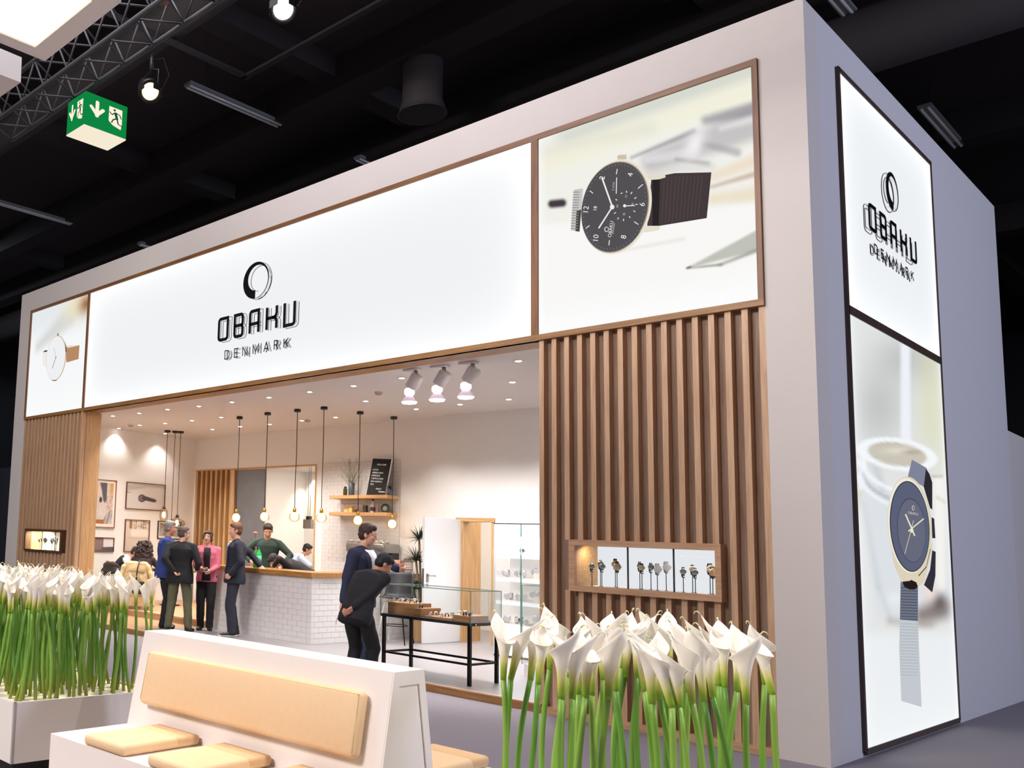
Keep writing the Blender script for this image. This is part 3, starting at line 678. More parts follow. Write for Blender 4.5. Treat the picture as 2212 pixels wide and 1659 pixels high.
top.obj('worktop', wood('counter_oak', '#80552a', '#b07e42', 'X', rough=.3), ctr)

# tiled wall behind the bar
tw = thing('tiled_wall_panel', 'white brick-tiled wall panel behind the bar, holding two oak shelves', 'tiles', (-9.76, YB, 0))
MB().box(0, -.012, 1.0, 1.9, -.001, 3.2).obj('grout_bed', GROUT, tw)
wt = MB(); rnd = random.Random(3)
for r_ in range(30):
    z = 1.0+r_*.0733; x = -.1 if r_ % 2 else 0
    while x < 1.9:
        x0, x1 = max(0, x), min(1.9, x+.197)
        if x1-x0 > .02: e = rnd.uniform(0, .0015); wt.box(x0+.002, -.016-e, z+.0015, x1, -.012, z+.0715)
        x += .2
o = wt.obj('tiles', TILE, tw, kind='stuff')
def shelf(z, lab): return tag(MB().box(-9.29, YB-.33, z, -7.89, YB-.021, z+.065, bev=.003).obj('wall_shelf', OAKL, None), lab, 'shelf', 'oak wall shelves behind the bar')
shelf(2.475, 'upper floating oak shelf on the white tiles, holding a menu board and a vase')
shelf(2.155, 'lower floating oak shelf on the white tiles, holding jars and bottles')
SY = YB-.2
def X(px, py, y=SY): return ony(px, py, y).x
# things on the shelves
zt, zl = 2.54, 2.22
t = thing('vase', 'tall dark blue vase with bare twigs on the upper oak shelf', 'vase', (X(759, 1065), SY, zt))
MB().lathe([(.055, 0), (.058, .01), (.058, .24), (.05, .245), (.048, .05)], n=20).obj('vase_body', mat('blue_ceramic', '#3c4450', .5), t)
tw_ = MB(); rnd = random.Random(5)
for k in range(26):
    a = rnd.uniform(0, 2*PI); s_ = rnd.uniform(.08, .34); h_ = rnd.uniform(.35, .66)*(1-.25*(s_ > .25)); p = [Vector((0, 0, .1))]
    for j in range(1, 6): f_ = j/5; p.append(Vector((math.cos(a)*s_*f_**1.3+rnd.uniform(-.015, .015), math.sin(a)*s_*.55*f_**1.3, .1+h_*f_)))
    tw_.tube(p, [.0045, .004, .0035, .003, .0025, .0015], n=4)
    for j in (2, 3, 4):
        b_ = p[j]; tw_.tube([b_, b_+Vector((rnd.uniform(-.07, .07), rnd.uniform(-.04, .04), rnd.uniform(.05, .12)))], [.0025, .0015], n=4)
tw_.obj('twigs', mat('twig', '#6e6a4c', .8), t)
t = thing('storage_jar', 'small dark glass jar beside the blue vase on the upper oak shelf', 'jar', (X(748, 1068), SY-.03, zt))
MB().lathe([(.035, 0), (.04, .01), (.04, .12), (.025, .14), (.025, .155)], n=16).obj('glass', mat('olive_glass', '#3a3b1f', .15), t)
MB().lathe([(.028, .155), (.028, .17), (0, .17)], n=16).obj('lid', BLKP, t)
t = thing('drinking_glass', 'clear drinking glass right of the blue vase on the upper shelf', 'glass', (X(772, 1066), SY-.02, zt))
MB().lathe([(.028, 0), (.034, .10), (.031, .10), (.025, .006), (0, .006)], n=16).obj('glass', GLS, t)
# menu board leaning on the tiles
mb_ = thing('menu_board', 'black letter board with white drinks menu leaning on the upper oak shelf', 'menu board', (X(792, 1068, SY-.03), SY-.03, zt))
mb_.rotation_euler = (R(-9), R(4), R(0))
MB().box(0, -.012, 0, .44, .012, .70, bev=.004).obj('board', mat('felt_black', '#1c1b1c', .9), mb_)
fr_ = MB(); fr_.box(-.006, -.016, -.004, .0, .014, .706); fr_.box(.44, -.016, -.004, .446, .014, .706); fr_.box(-.006, -.016, .70, .446, .014, .708)
fr_.obj('rim', mat('pale_rim', '#e8e2dc', .5), mb_)
def text3(s, parent, loc, size, m, rot=(R(90), 0, 0), name='lettering', ext=.001, align='LEFT'):
    cu = bpy.data.curves.new('t', 'FONT'); cu.body = s; cu.size = size; cu.extrude = ext; cu.align_x = align; cu.resolution_u = 2; cu.space_character = 1.15
    to = bpy.data.objects.new('t', cu); COL.objects.link(to); me = bpy.data.meshes.new_from_object(to); bpy.data.objects.remove(to); me.name = name
    me.materials.clear()
    return link(name, me, m, parent, loc=loc, rot=rot)
WL = mat('white_letters', '#f2efec', .6, emis=.15)
for s_, x, z in (('WELCOME', .13, .575), ('LATTE', .05, .475), ('AMERICANO', .05, .42), ('ESPRESSO', .05, .365), ('CAPPUCCINO', .05, .31), ('MACCHIATO', .05, .255), ('TEA', .05, .20), ('ENJOY', .2, .12), ('OBAKU', .27, .07)):
    text3(s_, mb_, (x, -.014, z), .04, WL)
def spiky(name, parent, n, L_, w, seed, up=.5, m=LEAF, drop=.35):
    rnd = random.Random(seed); b = MB()
    for k in range(n):
        a = rnd.uniform(0, 2*PI); el = rnd.uniform(-.15, 1.0)*up*1.6; l = L_*rnd.uniform(.7, 1.1); p = []
        for j in range(5):
            f_ = j/4; r_ = l*f_*math.cos(el); z = l*f_*math.sin(el)-drop*l*f_*f_*.5
            p.append((r_*math.cos(a), r_*math.sin(a), z))
        vs, fs = [], []
        for j, q_ in enumerate(p):
            ww = w*(1-(j/4)**1.5)+.0008; vs += [(q_[0]-math.sin(a)*ww, q_[1]+math.cos(a)*ww, q_[2]), (q_[0], q_[1], q_[2]-.3*ww), (q_[0]+math.sin(a)*ww, q_[1]-math.cos(a)*ww, q_[2])]
        for j in range(4): i = j*3; fs += [(i, i+1, i+4, i+3), (i+1, i+2, i+5, i+4)]
        b.add(vs, fs)
    return b.obj(name, m, parent, kind=None)
t = thing('potted_plant', 'small spiky dark plant right of the menu board on the upper oak shelf', 'plant', (X(841, 1065, SY-.06), SY-.06, zt))
MB().lathe([(.04, 0), (.05, .09), (.045, .09), (.04, .07), (0, .07)], n=16).obj('pot', mat('blue_pot', '#4c5873', .5), t)
o = spiky('foliage', t, 46, .17, .005, 8, up=.7, m=mat('blackish_leaf', '#23262a', .5)); o.location = (0, 0, .12); o['kind'] = 'stuff'
yb = mat('kraft_yellow', '#d9b878', .8)
tag(MB().box(-.05, -.04, 0, .05, .04, .12, bev=.008).obj('paper_pouch', yb, None, loc=(X(750, 1104), SY, zl)), 'left one of two pale yellow pouches on the lower oak shelf', 'pouch', 'pouches on the lower shelf')
tag(MB().box(-.045, -.04, 0, .045, .04, .125, bev=.008).obj('paper_pouch', yb, None, loc=(X(760, 1104), SY-.01, zl)), 'right one of two pale yellow pouches on the lower oak shelf', 'pouch', 'pouches on the lower shelf')
t = thing('storage_jar', 'brown storage jar with grey lid on the lower oak shelf', 'jar', (X(789, 1104), SY, zl))
MB().lathe([(.045, 0), (.05, .01), (.05, .11), (.045, .12)], n=18).obj('glass', mat('brown_fill', '#4d4539', .3), t); MB().lathe([(.05, .12), (.05, .145), (0, .145)], n=18).obj('lid', STL, t)
t = thing('glass_bottle', 'clear bottle with black cap and dark label on the lower oak shelf', 'bottle', (X(805, 1104), SY, zl))
MB().lathe([(.042, 0), (.045, .01), (.045, .13), (.018, .19), (.016, .22)], n=18).obj('glass', mat('milky_glass', '#cfc9cb', .2), t)
MB().lathe([(.019, .22), (.019, .25), (0, .25)], n=14).obj('cap', BLKP, t); MB().lathe([(.0462, .03), (.0462, .10)], n=18).obj('bottle_label', mat('label_dark', '#4b4548', .6), t)
t = thing('glass_bottle', 'slim pinkish bottle beside the black-capped bottle on the lower shelf', 'bottle', (X(815, 1104), SY, zl))
MB().lathe([(.025, 0), (.027, .01), (.027, .14), (.015, .17), (.015, .185), (0, .185)], n=14).obj('glass', mat('rose_glass', '#a88d8c', .25), t)
t = thing('round_tin', 'round grey tin standing on edge at the right of the lower oak shelf', 'tin', (X(833, 1104), SY, zl+.08))
MB().lathe([(.08, -.03), (.084, -.02), (.084, .03), (0, .035)], n=28, axis=(.25, -1, .05)).obj('tin_body', mat('tin_grey', '#4e5c59', .35, .6), t)
MB().lathe([(.045, .036), (.045, .04), (0, .04)], n=20, axis=(.25, -1, .05)).obj('tin_label', mat('tin_label', '#a9b3ae', .5), t)
# coffee machine on a back counter
bk = thing('back_counter', 'dark back counter under the coffee machine, behind the bar', 'counter', (-8.93, 3.86, F))
MB().box(0, 0, 0, 1.10, .56, .94).obj('cabinet', mat('anthracite', '#2c2a2b', .5), bk); MB().box(-.02, -.03, .94, 1.12, .57, .98).obj('worktop', OAKL, bk)
cm = thing('coffee_machine', 'chrome and black espresso machine with cups on top, behind the bar', 'coffee machine', (-8.66, 3.92, 1.07)); cm.scale = (1.12, 1.12, 1.12)
MB().box(0, .05, .0, .78, .42, .14, bev=.01).obj('base', CHR, cm)
MB().box(.02, .22, .14, .76, .42, .40, bev=.01).obj('rear_panel', BLKP, cm)
MB().box(0, 0, .38, .78, .42, .52, bev=.015).obj('group_head', STL, cm)
for k in (.2, .56):
    g = MB().lathe([(.035, 0), (.04, .03), (.03, .07)], (k, .1, .31), n=14).obj('group', CHR, cm)
    MB().tube([(k, .1, .33), (k, -.06, .30)], .012).obj('handle', BLKP, g)
MB().tube([(.06, .04, .38), (.03, 0, .28), (.04, .01, .16)], .006).obj('steam_wand', CHR, cm)
MB().tube([(.0, .02, .54), (.78, .02, .54)], .006).obj('cup_rail', CHR, cm)
cup0 = None
for k in range(9):
    x = -8.60+.09*k; y = 4.02+.06*(k % 3); z = 1.655
    if cup0 is None:
        cup0 = thing('cup', '', 'cup', (x, y, z), 0, 'cups on the coffee machine')
        MB().lathe([(.02, 0), (.035, .06), (.032, .06), (.018, .006), (0, .006)], n=14).obj('bowl', mat('cup_grey', '#b7b0a6', .3), cup0)
        MB().tube([(.032, 0, .045), (.05, 0, .04), (.05, 0, .02), (.03, 0, .015)], .004, n=6).obj('handle', mat('cup_grey', '#b7b0a6', .3), cup0); c = cup0
    else: c = dup(cup0, (x, y, z))
    c['label'] = '%s grey coffee cup from the left on top of the espresso machine' % ('first', 'second', 'third', 'fourth', 'fifth', 'sixth', 'seventh', 'eighth', 'ninth')[k]
    c['group'] = 'cups on the coffee machine'

# ------------------------------------------------------------------ pendant lamps
amber = glass('amber_glass', (1.0, .78, .45), .10)
def bulb_lamp(x, y, z, label):
    t = thing('pendant_lamp', label, 'lamp', (x, y, ZC), 0, 'globe pendants over the bar')
    MB().lathe([(0, 0), (.055, 0), (.06, -.01), (.06, -.045), (.05, -.05), (0, -.05)], n=20).obj('ceiling_rose', BLKP, t)
    L_ = ZC-z
    MB().tube([(0, 0, -.05), (.006, 0, -L_*.4), (-.005, 0, -L_*.75), (0, 0, -L_+.14)], .007, n=6).obj('cord', mat('cord', '#3a2b24', .7), t)
    MB().lathe([(.008, -L_+.15), (.026, -L_+.14), (.03, -L_+.085), (.026, -L_+.06), (0, -L_+.06)], n=16).obj('socket', BRASS, t)
    g = MB().lathe([(.024, -L_+.075), (.04, -L_+.062), (.078, -L_+.03), (.092, -L_-.01), (.088, -L_-.045), (.06, -L_-.08), (.02, -L_-.095), (0, -L_-.097)], n=24).obj('globe', amber, t)
    MB().ball((0, 0, -L_-.005), .072, sc=(1, 1, 1.02)).obj('filament', glow('bulb_white', '#fff3d2', 6), g)
    light('POINT', 'bulb_glow', (x, y, z-.01), None, 4, (1, .85, .65), radius=.08)
for i, (px, py, y) in enumerate(((510, 1117, 2.45), (571, 1115, 2.38), (636, 1115, 2.4), (694, 1117, 2.45), (773, 1123, 3.22), (847, 1131, 4.03))):
    p = ony(px, py, y)
    bulb_lamp(p.x, y, p.z, 'glowing globe pendant over the bar, %s of the row of six from the left' % ('first', 'second', 'third', 'fourth', 'fifth', 'sixth')[i])
# smoked glass pendants over the seats
smoke = glass('smoked_glass', (.90, .82, .72), .12)
def glass_lamp(x, y, z, kind, label):
    t = thing('glass_pendant', label, 'lamp', (x, y, ZC), 0, 'glass pendants over the seats')
    MB().lathe([(0, 0), (.07, 0), (.07, -.03), (.055, -.045), (0, -.05)], n=20).obj('ceiling_rose', BLKP, t)
    L_ = ZC-z; MB().tube([(0, 0, -.05), (0, 0, -L_+.16)], .006, n=6).obj('cord', mat('cord', '#3a2b24', .7), t)
    MB().lathe([(.01, -L_+.2), (.03, -L_+.17), (.04, -L_+.12), (0, -L_+.12)], n=14).obj('socket', BLKP, t)
    if kind == 'tall': pr_ = [(.035, .14), (.075, .10), (.095, .0), (.075, -.14), (.055, -.24), (.055, -.25)]
    elif kind == 'wide': pr_ = [(.03, .14), (.06, .11), (.16, .05), (.19, -.01), (.16, -.06), (.10, -.09)]
    else: pr_ = [(.03, .14), (.07, .10), (.10, .02), (.10, -.06), (.08, -.12)]
    g = MB().lathe([(a, b-L_) for a, b in pr_], n=24).obj('glass_shade', smoke, t)
    MB().ball((0, 0, -L_), .038, sc=(1, 1, 1.9)).obj('filament', glow('bulb_warm', '#ffd39a', 7), g)
    light('POINT', 'bulb_glow', (x, y, z-.02), None, 5, (1, .72, .42), radius=.05)
p = ony(354, 1112, 3.04); glass_lamp(-13.09, 3.04, p.z, 'tall', 'long smoked-glass pendant over the seats, the left one of the three')
p = ony(384, 1130, 3.3); glass_lamp(-12.95, 3.3, p.z, 'wide', 'wide squat smoked-glass pendant over the seats, right of the long one')
glass_lamp(-13.02, 3.2, 1.80, 'small', 'smallest smoked-glass pendant, hanging lowest behind the grey-haired man')

# ------------------------------------------------------------------ recessed ceiling spots
dl = [(244, 898), (301, 892), (362, 884), (430, 877), (501, 868), (581, 858), (669, 846), (764, 833), (257, 925), (302, 918), (357, 914), (415, 908), (478, 901), (357, 936), (459, 927), (519, 921), (583, 916), (652, 908), (725, 901), (899, 883), (994, 873), (1099, 862), (1107, 825), (1120, 779), (868, 816), (790, 866)]
ORD = ('first', 'second', 'third', 'fourth', 'fifth', 'sixth', 'seventh', 'eighth', 'ninth', 'tenth')
DLN = ['%s from the left in the front row' % ORD[k] for k in range(8)]+['%s from the left in the middle row' % ORD[k] for k in range(5)]+['%s from the left in the rear row' % ORD[k] for k in range(6)]
DLN += ['rear row, left one of the three right of the last pendant', 'rear row, middle one of the three right of the last pendant', 'rear row, right one of the three right of the last pendant', 'middle row, nearest the right slatted front', 'front row, nearest the right slatted front', 'just left of the three white spot lamps', 'middle row, left below the three white spot lamps']
d0 = None
for i, (px, py) in enumerate(dl):
    p = onz(px, py, ZC)
    if d0 is None:
        d0 = thing('ceiling_spotlight', '', 'spotlight', (p.x, p.y, ZC), 0, 'recessed ceiling spotlights')
        MB().lathe([(.052, 0), (.06, -.004), (.045, -.008), (.04, -.002)], n=20).obj('trim_ring', MWS, d0)
        MB().lathe([(0, -.012), (.03, -.011), (.041, -.004)], n=20).obj('lens', glow('spot_lens', '#fff8f0', 14), d0); o = d0
    else: o = dup(d0, (p.x, p.y, ZC))
    o['label'] = 'recessed ceiling spotlight, '+DLN[i]; o['group'] = 'recessed ceiling spotlights'
    light('SPOT', 'downlight', (p.x, p.y, ZC-.03), (p.x, p.y, 0), 50 if p.x < -13 else 155, (1, .95, .89) if p.x < -8 else (1, .98, .97), angle=105, blend=.8, radius=.04)
for x, y, n_ in ((-12.95, 1.83, 'left'), (-8.95, 3.05, 'middle'), (-6.3, 2.6, 'right')):
    pass
def detector(px, py, label):
    p = onz(px, py, ZC); t = thing('smoke_detector', label, 'smoke detector', (p.x, p.y, ZC), 0, 'smoke detectors on the ceiling')
    MB().lathe([(.06, 0), (.06, -.015), (.045, -.05), (0, -.055)], n=20).obj('housing', mat('detector_beige', '#b3a08f', .6), t)
    MB().lathe([(.062, 0), (.066, -.006), (.06, -.014)], n=20).obj('mounting_ring', MWS, t)
detector(283, 917, 'round smoke detector on the ceiling near the left wall'); detector(665, 906, 'round smoke detector on the ceiling right of the third globe pendant'); detector(818, 846, 'round smoke detector on the ceiling left of the three white lamps')
# three ceiling lamps at the entrance
for i, (px, py) in enumerate(((890, 797), (950, 790), (1012, 782))):
    p = onz(px, py, ZC)
    t = thing('spot_lamp', 'white adjustable spot lamp on the ceiling over the entrance, %s of three' % ('left', 'middle', 'right')[i], 'spotlight', (p.x, p.y, ZC), 0, 'white spot lamps over the entrance')
    MB().box(-.12, -.05, -.03, .12, .05, 0, bev=.01).obj('mounting_plate', MWS, t)
    MB().tube([(.06, 0, -.03), (.07, 0, -.09)], .025, n=10).obj('joint', STL, t)
    a = Vector((.10, -.0, -.09)); b = Vector((-.03, 0, -.27)); ax_ = (b-a).normalized()
    MB().lathe([(0, 0), (.07, 0), (.085, .02), (.085, .19), (.075, .19), (.07, .03), (0, .03)], a, n=24, axis=ax_).obj('lamp_body', MWS, t)
    ct = Vector((-.035, 0, -.275))
    MB().lathe([(.05, .02), (.066, 0), (.066, -.05), (.045, -.075), (0, -.075)], ct, n=20).obj('lamp_neck', glow('lamp_neck', '#fffaf5', 3.2), t)
    rf = MB().lathe([(.04, -.075), (.062, -.10), (.095, -.145), (.10, -.16)], ct, n=24).obj('reflector', mat('lilac_glass', '#d8c2d8', .3, emis=.35), t)
    MB().lathe([(.10, -.16), (.085, -.178), (.04, -.185), (0, -.186)], ct, n=24).obj('lens', glow('lamp_face', '#fffdff', 12), rf)
    light('SPOT', 'entrance_beam', (p.x-.035, p.y, ZC-.50), (p.x+.2, p.y+.3, 0), 110, (1, .97, 1), angle=78, blend=.7, radius=.09)
# ------------------------------------------------------------------ pictures on the left wall
def cpt(x, y): return onx(190+x/7.9, 1020+y/7.9, XW)
def picture(tl, br, label, fn, frame_m, mount=0, fw=.018):
    a, b = cpt(*tl), cpt(*br); y0, y1, z0, z1 = a.y, b.y, b.z, a.z
    t = thing('picture_frame', label, 'picture', (XW, y0, z0), 0, 'framed pictures on the left wall'); w, h = y1-y0, z1-z0
    MB().box(0, .003, .003, .012, w-.003, h-.003).obj('back_board', mat('picture_mount', '#ece6e0', .7), t)
    f_ = MB(); f_.box(0, 0, 0, .03, fw, h); f_.box(0, w-fw, 0, .03, w, h); f_.box(0, fw, 0, .03, w-fw, fw); f_.box(0, fw, h-fw, .03, w-fw, h)
    f_.obj('frame', frame_m, t)
    nu, nz = 44, 44; vs, cs, fs = [], [], []; m0 = fw+mount
    for j in range(nz+1):
        for i in range(nu+1):
            u, v = i/nu, j/nz; vs.append((.014, m0+(w-2*m0)*u, m0*1.2+(h-2.2*m0)*v)); cs.append(fn(u, v))
    for j in range(nz):
        for i in range(nu): k = j*(nu+1)+i; fs.append((k, k+1, k+nu+2, k+nu+1))
    me = bpy.data.meshes.new('print'); me.from_pydata(vs, [], fs); ca = me.color_attributes.new('paint', 'FLOAT_COLOR', 'POINT')
    for k, c in enumerate(cs): ca.data[k].color = (*c, 1)
    link('print', me, vcol('paper_print', 'paint', .6), t)
H = lin
def n_(u, v, s): return .5+.5*math.sin(u*s*3.1+math.sin(v*s*2.3)*1.7)*math.sin(v*s*2.7+math.sin(u*s*1.9)*2.1)
def p1(u, v):
    c = H('#d9cfc8'); c = mixc(c, H('#9b8d88'), n_(u, v, 9)*.35)
    c = mixc(c, H('#c9a26a'), sst(.72, .85, u)*sst(.6, .8, v)); c = mixc(c, H('#54545e'), seg(u, v, .45, 1.05, .55, .62, .2, .1, .03)); c = mixc(c, H('#dfc9b8'), seg(u, v, .1, .95, .3, .75, .12, .08, .04)*.8)
    c = mixc(c, H('#3a2b2b'), seg(u, v, .32, .58, .34, .58, .07, .07, .02)); c = mixc(c, H('#a85f3a'), (n_(u+.3, v, 21) > .72)*sst(.55, .7, u)*sst(.3, .4, v)*sst(.75, .65, v))
    c = mixc(c, H('#6a6270'), seg(u, v, .65, .05, .9, .25, .14, .1, .04)*n_(u-v*.5, 0, 30)); return mixc(c, H('#a86a34'), seg(u, v, 0, .04, .5, .05, .05, .06, .01))
def p2(u, v):
    c = mixc(H('#cfc8c6'), H('#d9d2cc'), v); c = mixc(c, H('#a79a96'), seg(u, v, 0, .8, .45, .85, .12, .02, .05)*.6); c = mixc(c, H('#6b5a58'), seg(u, v, 0, .62, .12, .62, .02, .005, .02))
    r_ = math.hypot((u-.40), (v-.42)*.66); c = mixc(c, H('#574a4c'), (1-sst(.095, .11, r_))); c = mixc(c, H('#8f8285'), (1-sst(.06, .07, r_))*.6)
    c = mixc(c, H('#4a3c40'), seg(u, v, .48, .43, .72, .36, .085, .07, .02)); return mixc(c, H('#b8bab8'), sst(.9, 1, u)*.7)
def p3(u, v):
    c = mixc(H('#7c6661'), H('#8f7570'), n_(u, v, 6)); c = mixc(c, H('#dcd8d6'), sst(.48, .5, u)*sst(.24, .27, v)); return mixc(c, H('#55505a'), sst(.25, .2, v-.1*u)*sst(.3, .5, u))
def p4(u, v):
    c = mixc(H('#bfae9f'), H('#d9ccc2'), v); c = mixc(c, H('#e8dfd8'), seg(u, v, .35, .6, .9, .6, .12, .12, .05)*.8); c = mixc(c, H('#6d5f44'), (n_(u, v+.2, 12) > .62)*sst(.7, .75, v)*sst(.3, .4, u)*.9)
    c = mixc(c, H('#8a6a4a'), seg(u, v, .22, .78, .22, .95, .06, .06, .02)); return mixc(c, H('#9b7a62'), seg(u, v, .1, .42, .95, .42, .01, .01, .03)*.5)
def p5(u, v): c = mixc(H('#5a5450'), H('#c9bfb6'), n_(u, v, 14)); return c
def p6(u, v): return mixc(H('#8a7f86'), H('#cfc6c0'), n_(u, v, 5))
br = wood('frame_brown', '#4f3020', '#6e4630', 'Z')
picture((80, 110), (443, 955), 'tall framed picture with white mount, beside the oak jamb', p1, wood('frame_light', '#7a4a2a', '#9a6642', 'Z'), .05)
picture((655, 160), (1297, 668), 'wide framed picture of a dark wristwatch on the left wall', p2, br)
picture((88, 1105), (430, 1356), 'small framed picture with dark sofa, low on the left wall', p3, br, 0)
picture((630, 800), (1025, 1372), 'upright framed picture of pale pots, behind the seated man', p4, br)
picture((1190, 828), (1572, 1150), 'dark framed picture behind the grey-haired man', p5, mat('frame_black', '#241f1d', .5), .035)

# ------------------------------------------------------------------ door, doorway
df = struct('trim_doorway', MB().box(-6.66, YB-.03, 2.09, -5.92, YB+.16, 2.155), OAKL)
MB().box(-6.60, YB-.02, F, -6.52, YB+.5, 2.09).obj('jamb', OAKLZ, df); MB().box(-5.98, YB-.02, F, -5.925, YB+.16, 2.09).obj('jamb', OAKLZ, df)
do = MB().box(-6.60, 3.45, F+.005, -6.56, 4.44, 2.12).obj('door_1', mat('door_white', '#dfe0e2', .45, vary=.01), None, kind='structure')
MB().box(-6.56, 3.50, .98+F, -6.552, 3.56, 1.02+F+.1).obj('handle_plate', STL, do)
MB().tube([(-6.555, 3.53, 1.09+F), (-6.51, 3.53, 1.09+F), (-6.50, 3.55, 1.09+F), (-6.50, 3.67, 1.085+F)], .011).obj('door_handle', CHR, do)
MB().box(-6.56, 3.505, .90+F, -6.554, 3.555, .955+F).obj('lock_plate', STL, do)
MB().box(-6.598, 3.447, .9+F, -6.563, 3.45, 1.2+F).obj('latch', STL, do)
st = thing('step_box', 'low oak step box behind the doorway at the rear', 'step', (-6.2, 5.0, F))
MB().box(0, 0, 0, .7, .5, .22).obj('box', OAKL, st); MB().box(-.01, -.01, .22, .71, .51, .245).obj('lid', OAKX, st)
# ------------------------------------------------------------------ things at the far end of the bar
bag = thing('paper_bag', 'peach paper bag at the far end of the bar', 'bag', (-7.42, 3.85, 1.17))
b = MB(); b.hexa([(-.09, -.06, 0), (.09, -.06, 0), (.09, .06, 0), (-.09, .06, 0), (-.11, -.07, .22), (.11, -.07, .22), (.11, .07, .22), (-.11, .07, .22)]); b.obj('bag_body', mat('peach_paper', '#dfae90', .8), bag)
MB().box(-.05, -.07, 0, .06, -.055, .03).obj('dark_foot', BLKP, bag)
ln = thing('wire_lantern', 'black wire lantern beside the peach bag at the far end of the bar', 'lantern', (-7.38, 4.08, 1.17))
b = MB()
for k in range(12):
    a = 2*PI*k/12; b.tube([(math.cos(a)*.06, math.sin(a)*.06, 0), (math.cos(a)*.085, math.sin(a)*.085, .06), (math.cos(a)*.085, math.sin(a)*.085, .20), (math.cos(a)*.05, math.sin(a)*.05, .25)], .004, n=5)
b.obj('wire_cage', BRASS, ln)
for z in (0, .06, .2, .25): rr = {0: .06, .06: .085, .2: .085, .25: .05}[z]; MB().tube([(math.cos(2*PI*k/20)*rr, math.sin(2*PI*k/20)*rr, z) for k in range(21)], .005, n=5).obj('hoop', BLK, ln)
# soft drink bottles on the bar
def pet(x, y, col, cap, lab, label):
    t = thing('soft_drink_bottle', label, 'bottle', (x, y, 1.17), 0, 'green drink bottles on the bar')
    MB().lathe([(.035, 0), (.046, .012), (.047, .07), (.043, .10), (.047, .14), (.047, .20), (.042, .24), (.018, .29), (.014, .31), (.014, .325)], n=22).obj('bottle_body', mat(col[0], col[1], .12, spec=.8), t)
    MB().lathe([(.017, .32), (.017, .345), (0, .346)], n=16).obj('cap', mat(cap[0], cap[1], .4), t)
    l = MB().lathe([(.048, .09), (.048, .2)], n=22).obj('bottle_label', mat(lab[0], lab[1], .5), t)
    return t
t = pet(-8.66, 1.68, ('green_pet_dark', '#3a8c48'), ('cap_red', '#c5342c'), ('label_pale', '#e2c7bb'), 'green bottle with red cap and pale label on the bar')
text3('7', t, (-.022, -.0495, .115), .09, mat('label_red', '#b8262b', .5))
pet(-8.52, 1.62, ('green_pet', '#25b04a'), ('cap_blue', '#27408f'), ('label_green', '#4fb98a'), 'bright green bottle with blue cap on the bar, beside the red-capped one')
# flowers behind the bar
vf = thing('flower_vase', 'glass vase of green leaves and one red flower behind the bar', 'flowers', (-10.25, 3.1, .195))
MB().lathe([(.16, 0), (.16, .86), (0, .86)], n=4).obj('stand', mat('stand_grey', '#8b8582', .7), vf)
MB().lathe([(.06, .86), (.075, 1.12), (.07, 1.12), (.055, .88), (0, .88)], n=18).obj('vase', GLS, vf)
o = spiky('foliage', vf, 90, .34, .016, 21, up=.75, m=mat('mid_leaf', '#4d6040', .55, vary=.3)); o.location = (0, 0, 1.2); o['kind'] = 'stuff'
b = MB(); rnd = random.Random(2)
for k in range(14): a = k*2.4; b.ball((.03+.035*math.cos(a)*(k/14), .03*math.sin(a)*(k/14), 1.56+.02*(1-k/14)), .028, 8, 6, (1, 1, .6))
b.obj('flower_head', mat('coral_red', '#d0584a', .7), vf); MB().tube([(0, 0, 1.0), (.02, 0, 1.55)], .005, n=6).obj('flower_stem', LEAF, vf)
# dracaena behind the door leaf
pl = thing('dracaena', 'tall dracaena in an oak planter beside the open white door', 'plant', (-6.82, 3.74, F))
PX = 0
b = MB(); b.box(-.12, -.12, 0, .12, .12, .42, bev=.005); b.obj('planter', OAKLZ, pl)
MB().box(-.10, -.10, .40, .10, .10, .425).obj('soil', mat('soil', '#2f241c', .95), pl)
for a, h_ in (((-.25, .24), 1.68), ((-.20, .10), 1.32), ((-.18, .02), .85)):
    MB().tube([(a[0]*.2, a[1]*.2, .4), (a[0]*.4, a[1]*.4, h_*.6), (a[0]*.95, a[1]*.95, h_-.06), (a[0], a[1], h_)], .018, n=8).obj('cane', mat('cane_bark', '#7b6852', .8), pl)
    o = spiky('leaf_crown', pl, 80, .33, .011, int(h_*50), up=.7, m=mat('dracaena_leaf', '#2c3d2a', .5, vary=.3)); o.location = (a[0], a[1], h_)
    o['kind'] = 'stuff'

# ------------------------------------------------------------------ shell chairs
def shell_chair(x, y, z, rz, label, m, legm=None):
    t = thing('shell_chair', label, 'chair', (x, y, z), rz, 'shell chairs in the stand')
    vs, fs = [], []; nu, nv = 12, 12
    for j in range(nv+1):
        v = j/nv
        for i in range(nu+1):
            u = i/nu*2-1
            if v < .5: s_ = v/.5; yy = .20-.42*s_; zz = .45-.03*math.sin(s_*PI)+.05*u*u*(s_); xx = u*(.23+.02*s_)
            else: s_ = (v-.5)/.5; yy = -.22-.12*s_+.06*(u*u)*1.2; zz = .45+.40*s_+.05*u*u*(1-s_)-.06*u**4*s_; xx = u*(.25-.05*s_)
            vs.append((xx, yy, zz))
    for j in range(nv):
        for i in range(nu): k = j*(nu+1)+i; fs.append((k, k+1, k+nu+2, k+nu+1))
    b = MB(); b.add(vs, fs, True); o = b.obj('seat_shell', m, t); md = o.modifiers.new('t', 'SOLIDIFY'); md.thickness = .012
    for sx in (-1, 1):
        for sy in (-1, 1): MB().tube([(sx*.10, sy*.10-.02, .42), (sx*.22, sy*.22-.01, 0)], [.014, .009], n=8).obj('leg', legm or BLK, t)
    MB().tube([(-.11, -.12, .41), (.11, -.12, .41)], .008, n=6).obj('brace', BLK, t); MB().tube([(-.11, .08, .41), (.11, .08, .41)], .008, n=6).obj('brace', BLK, t)
    return t
BKS = mat('shell_black', '#232326', .45)
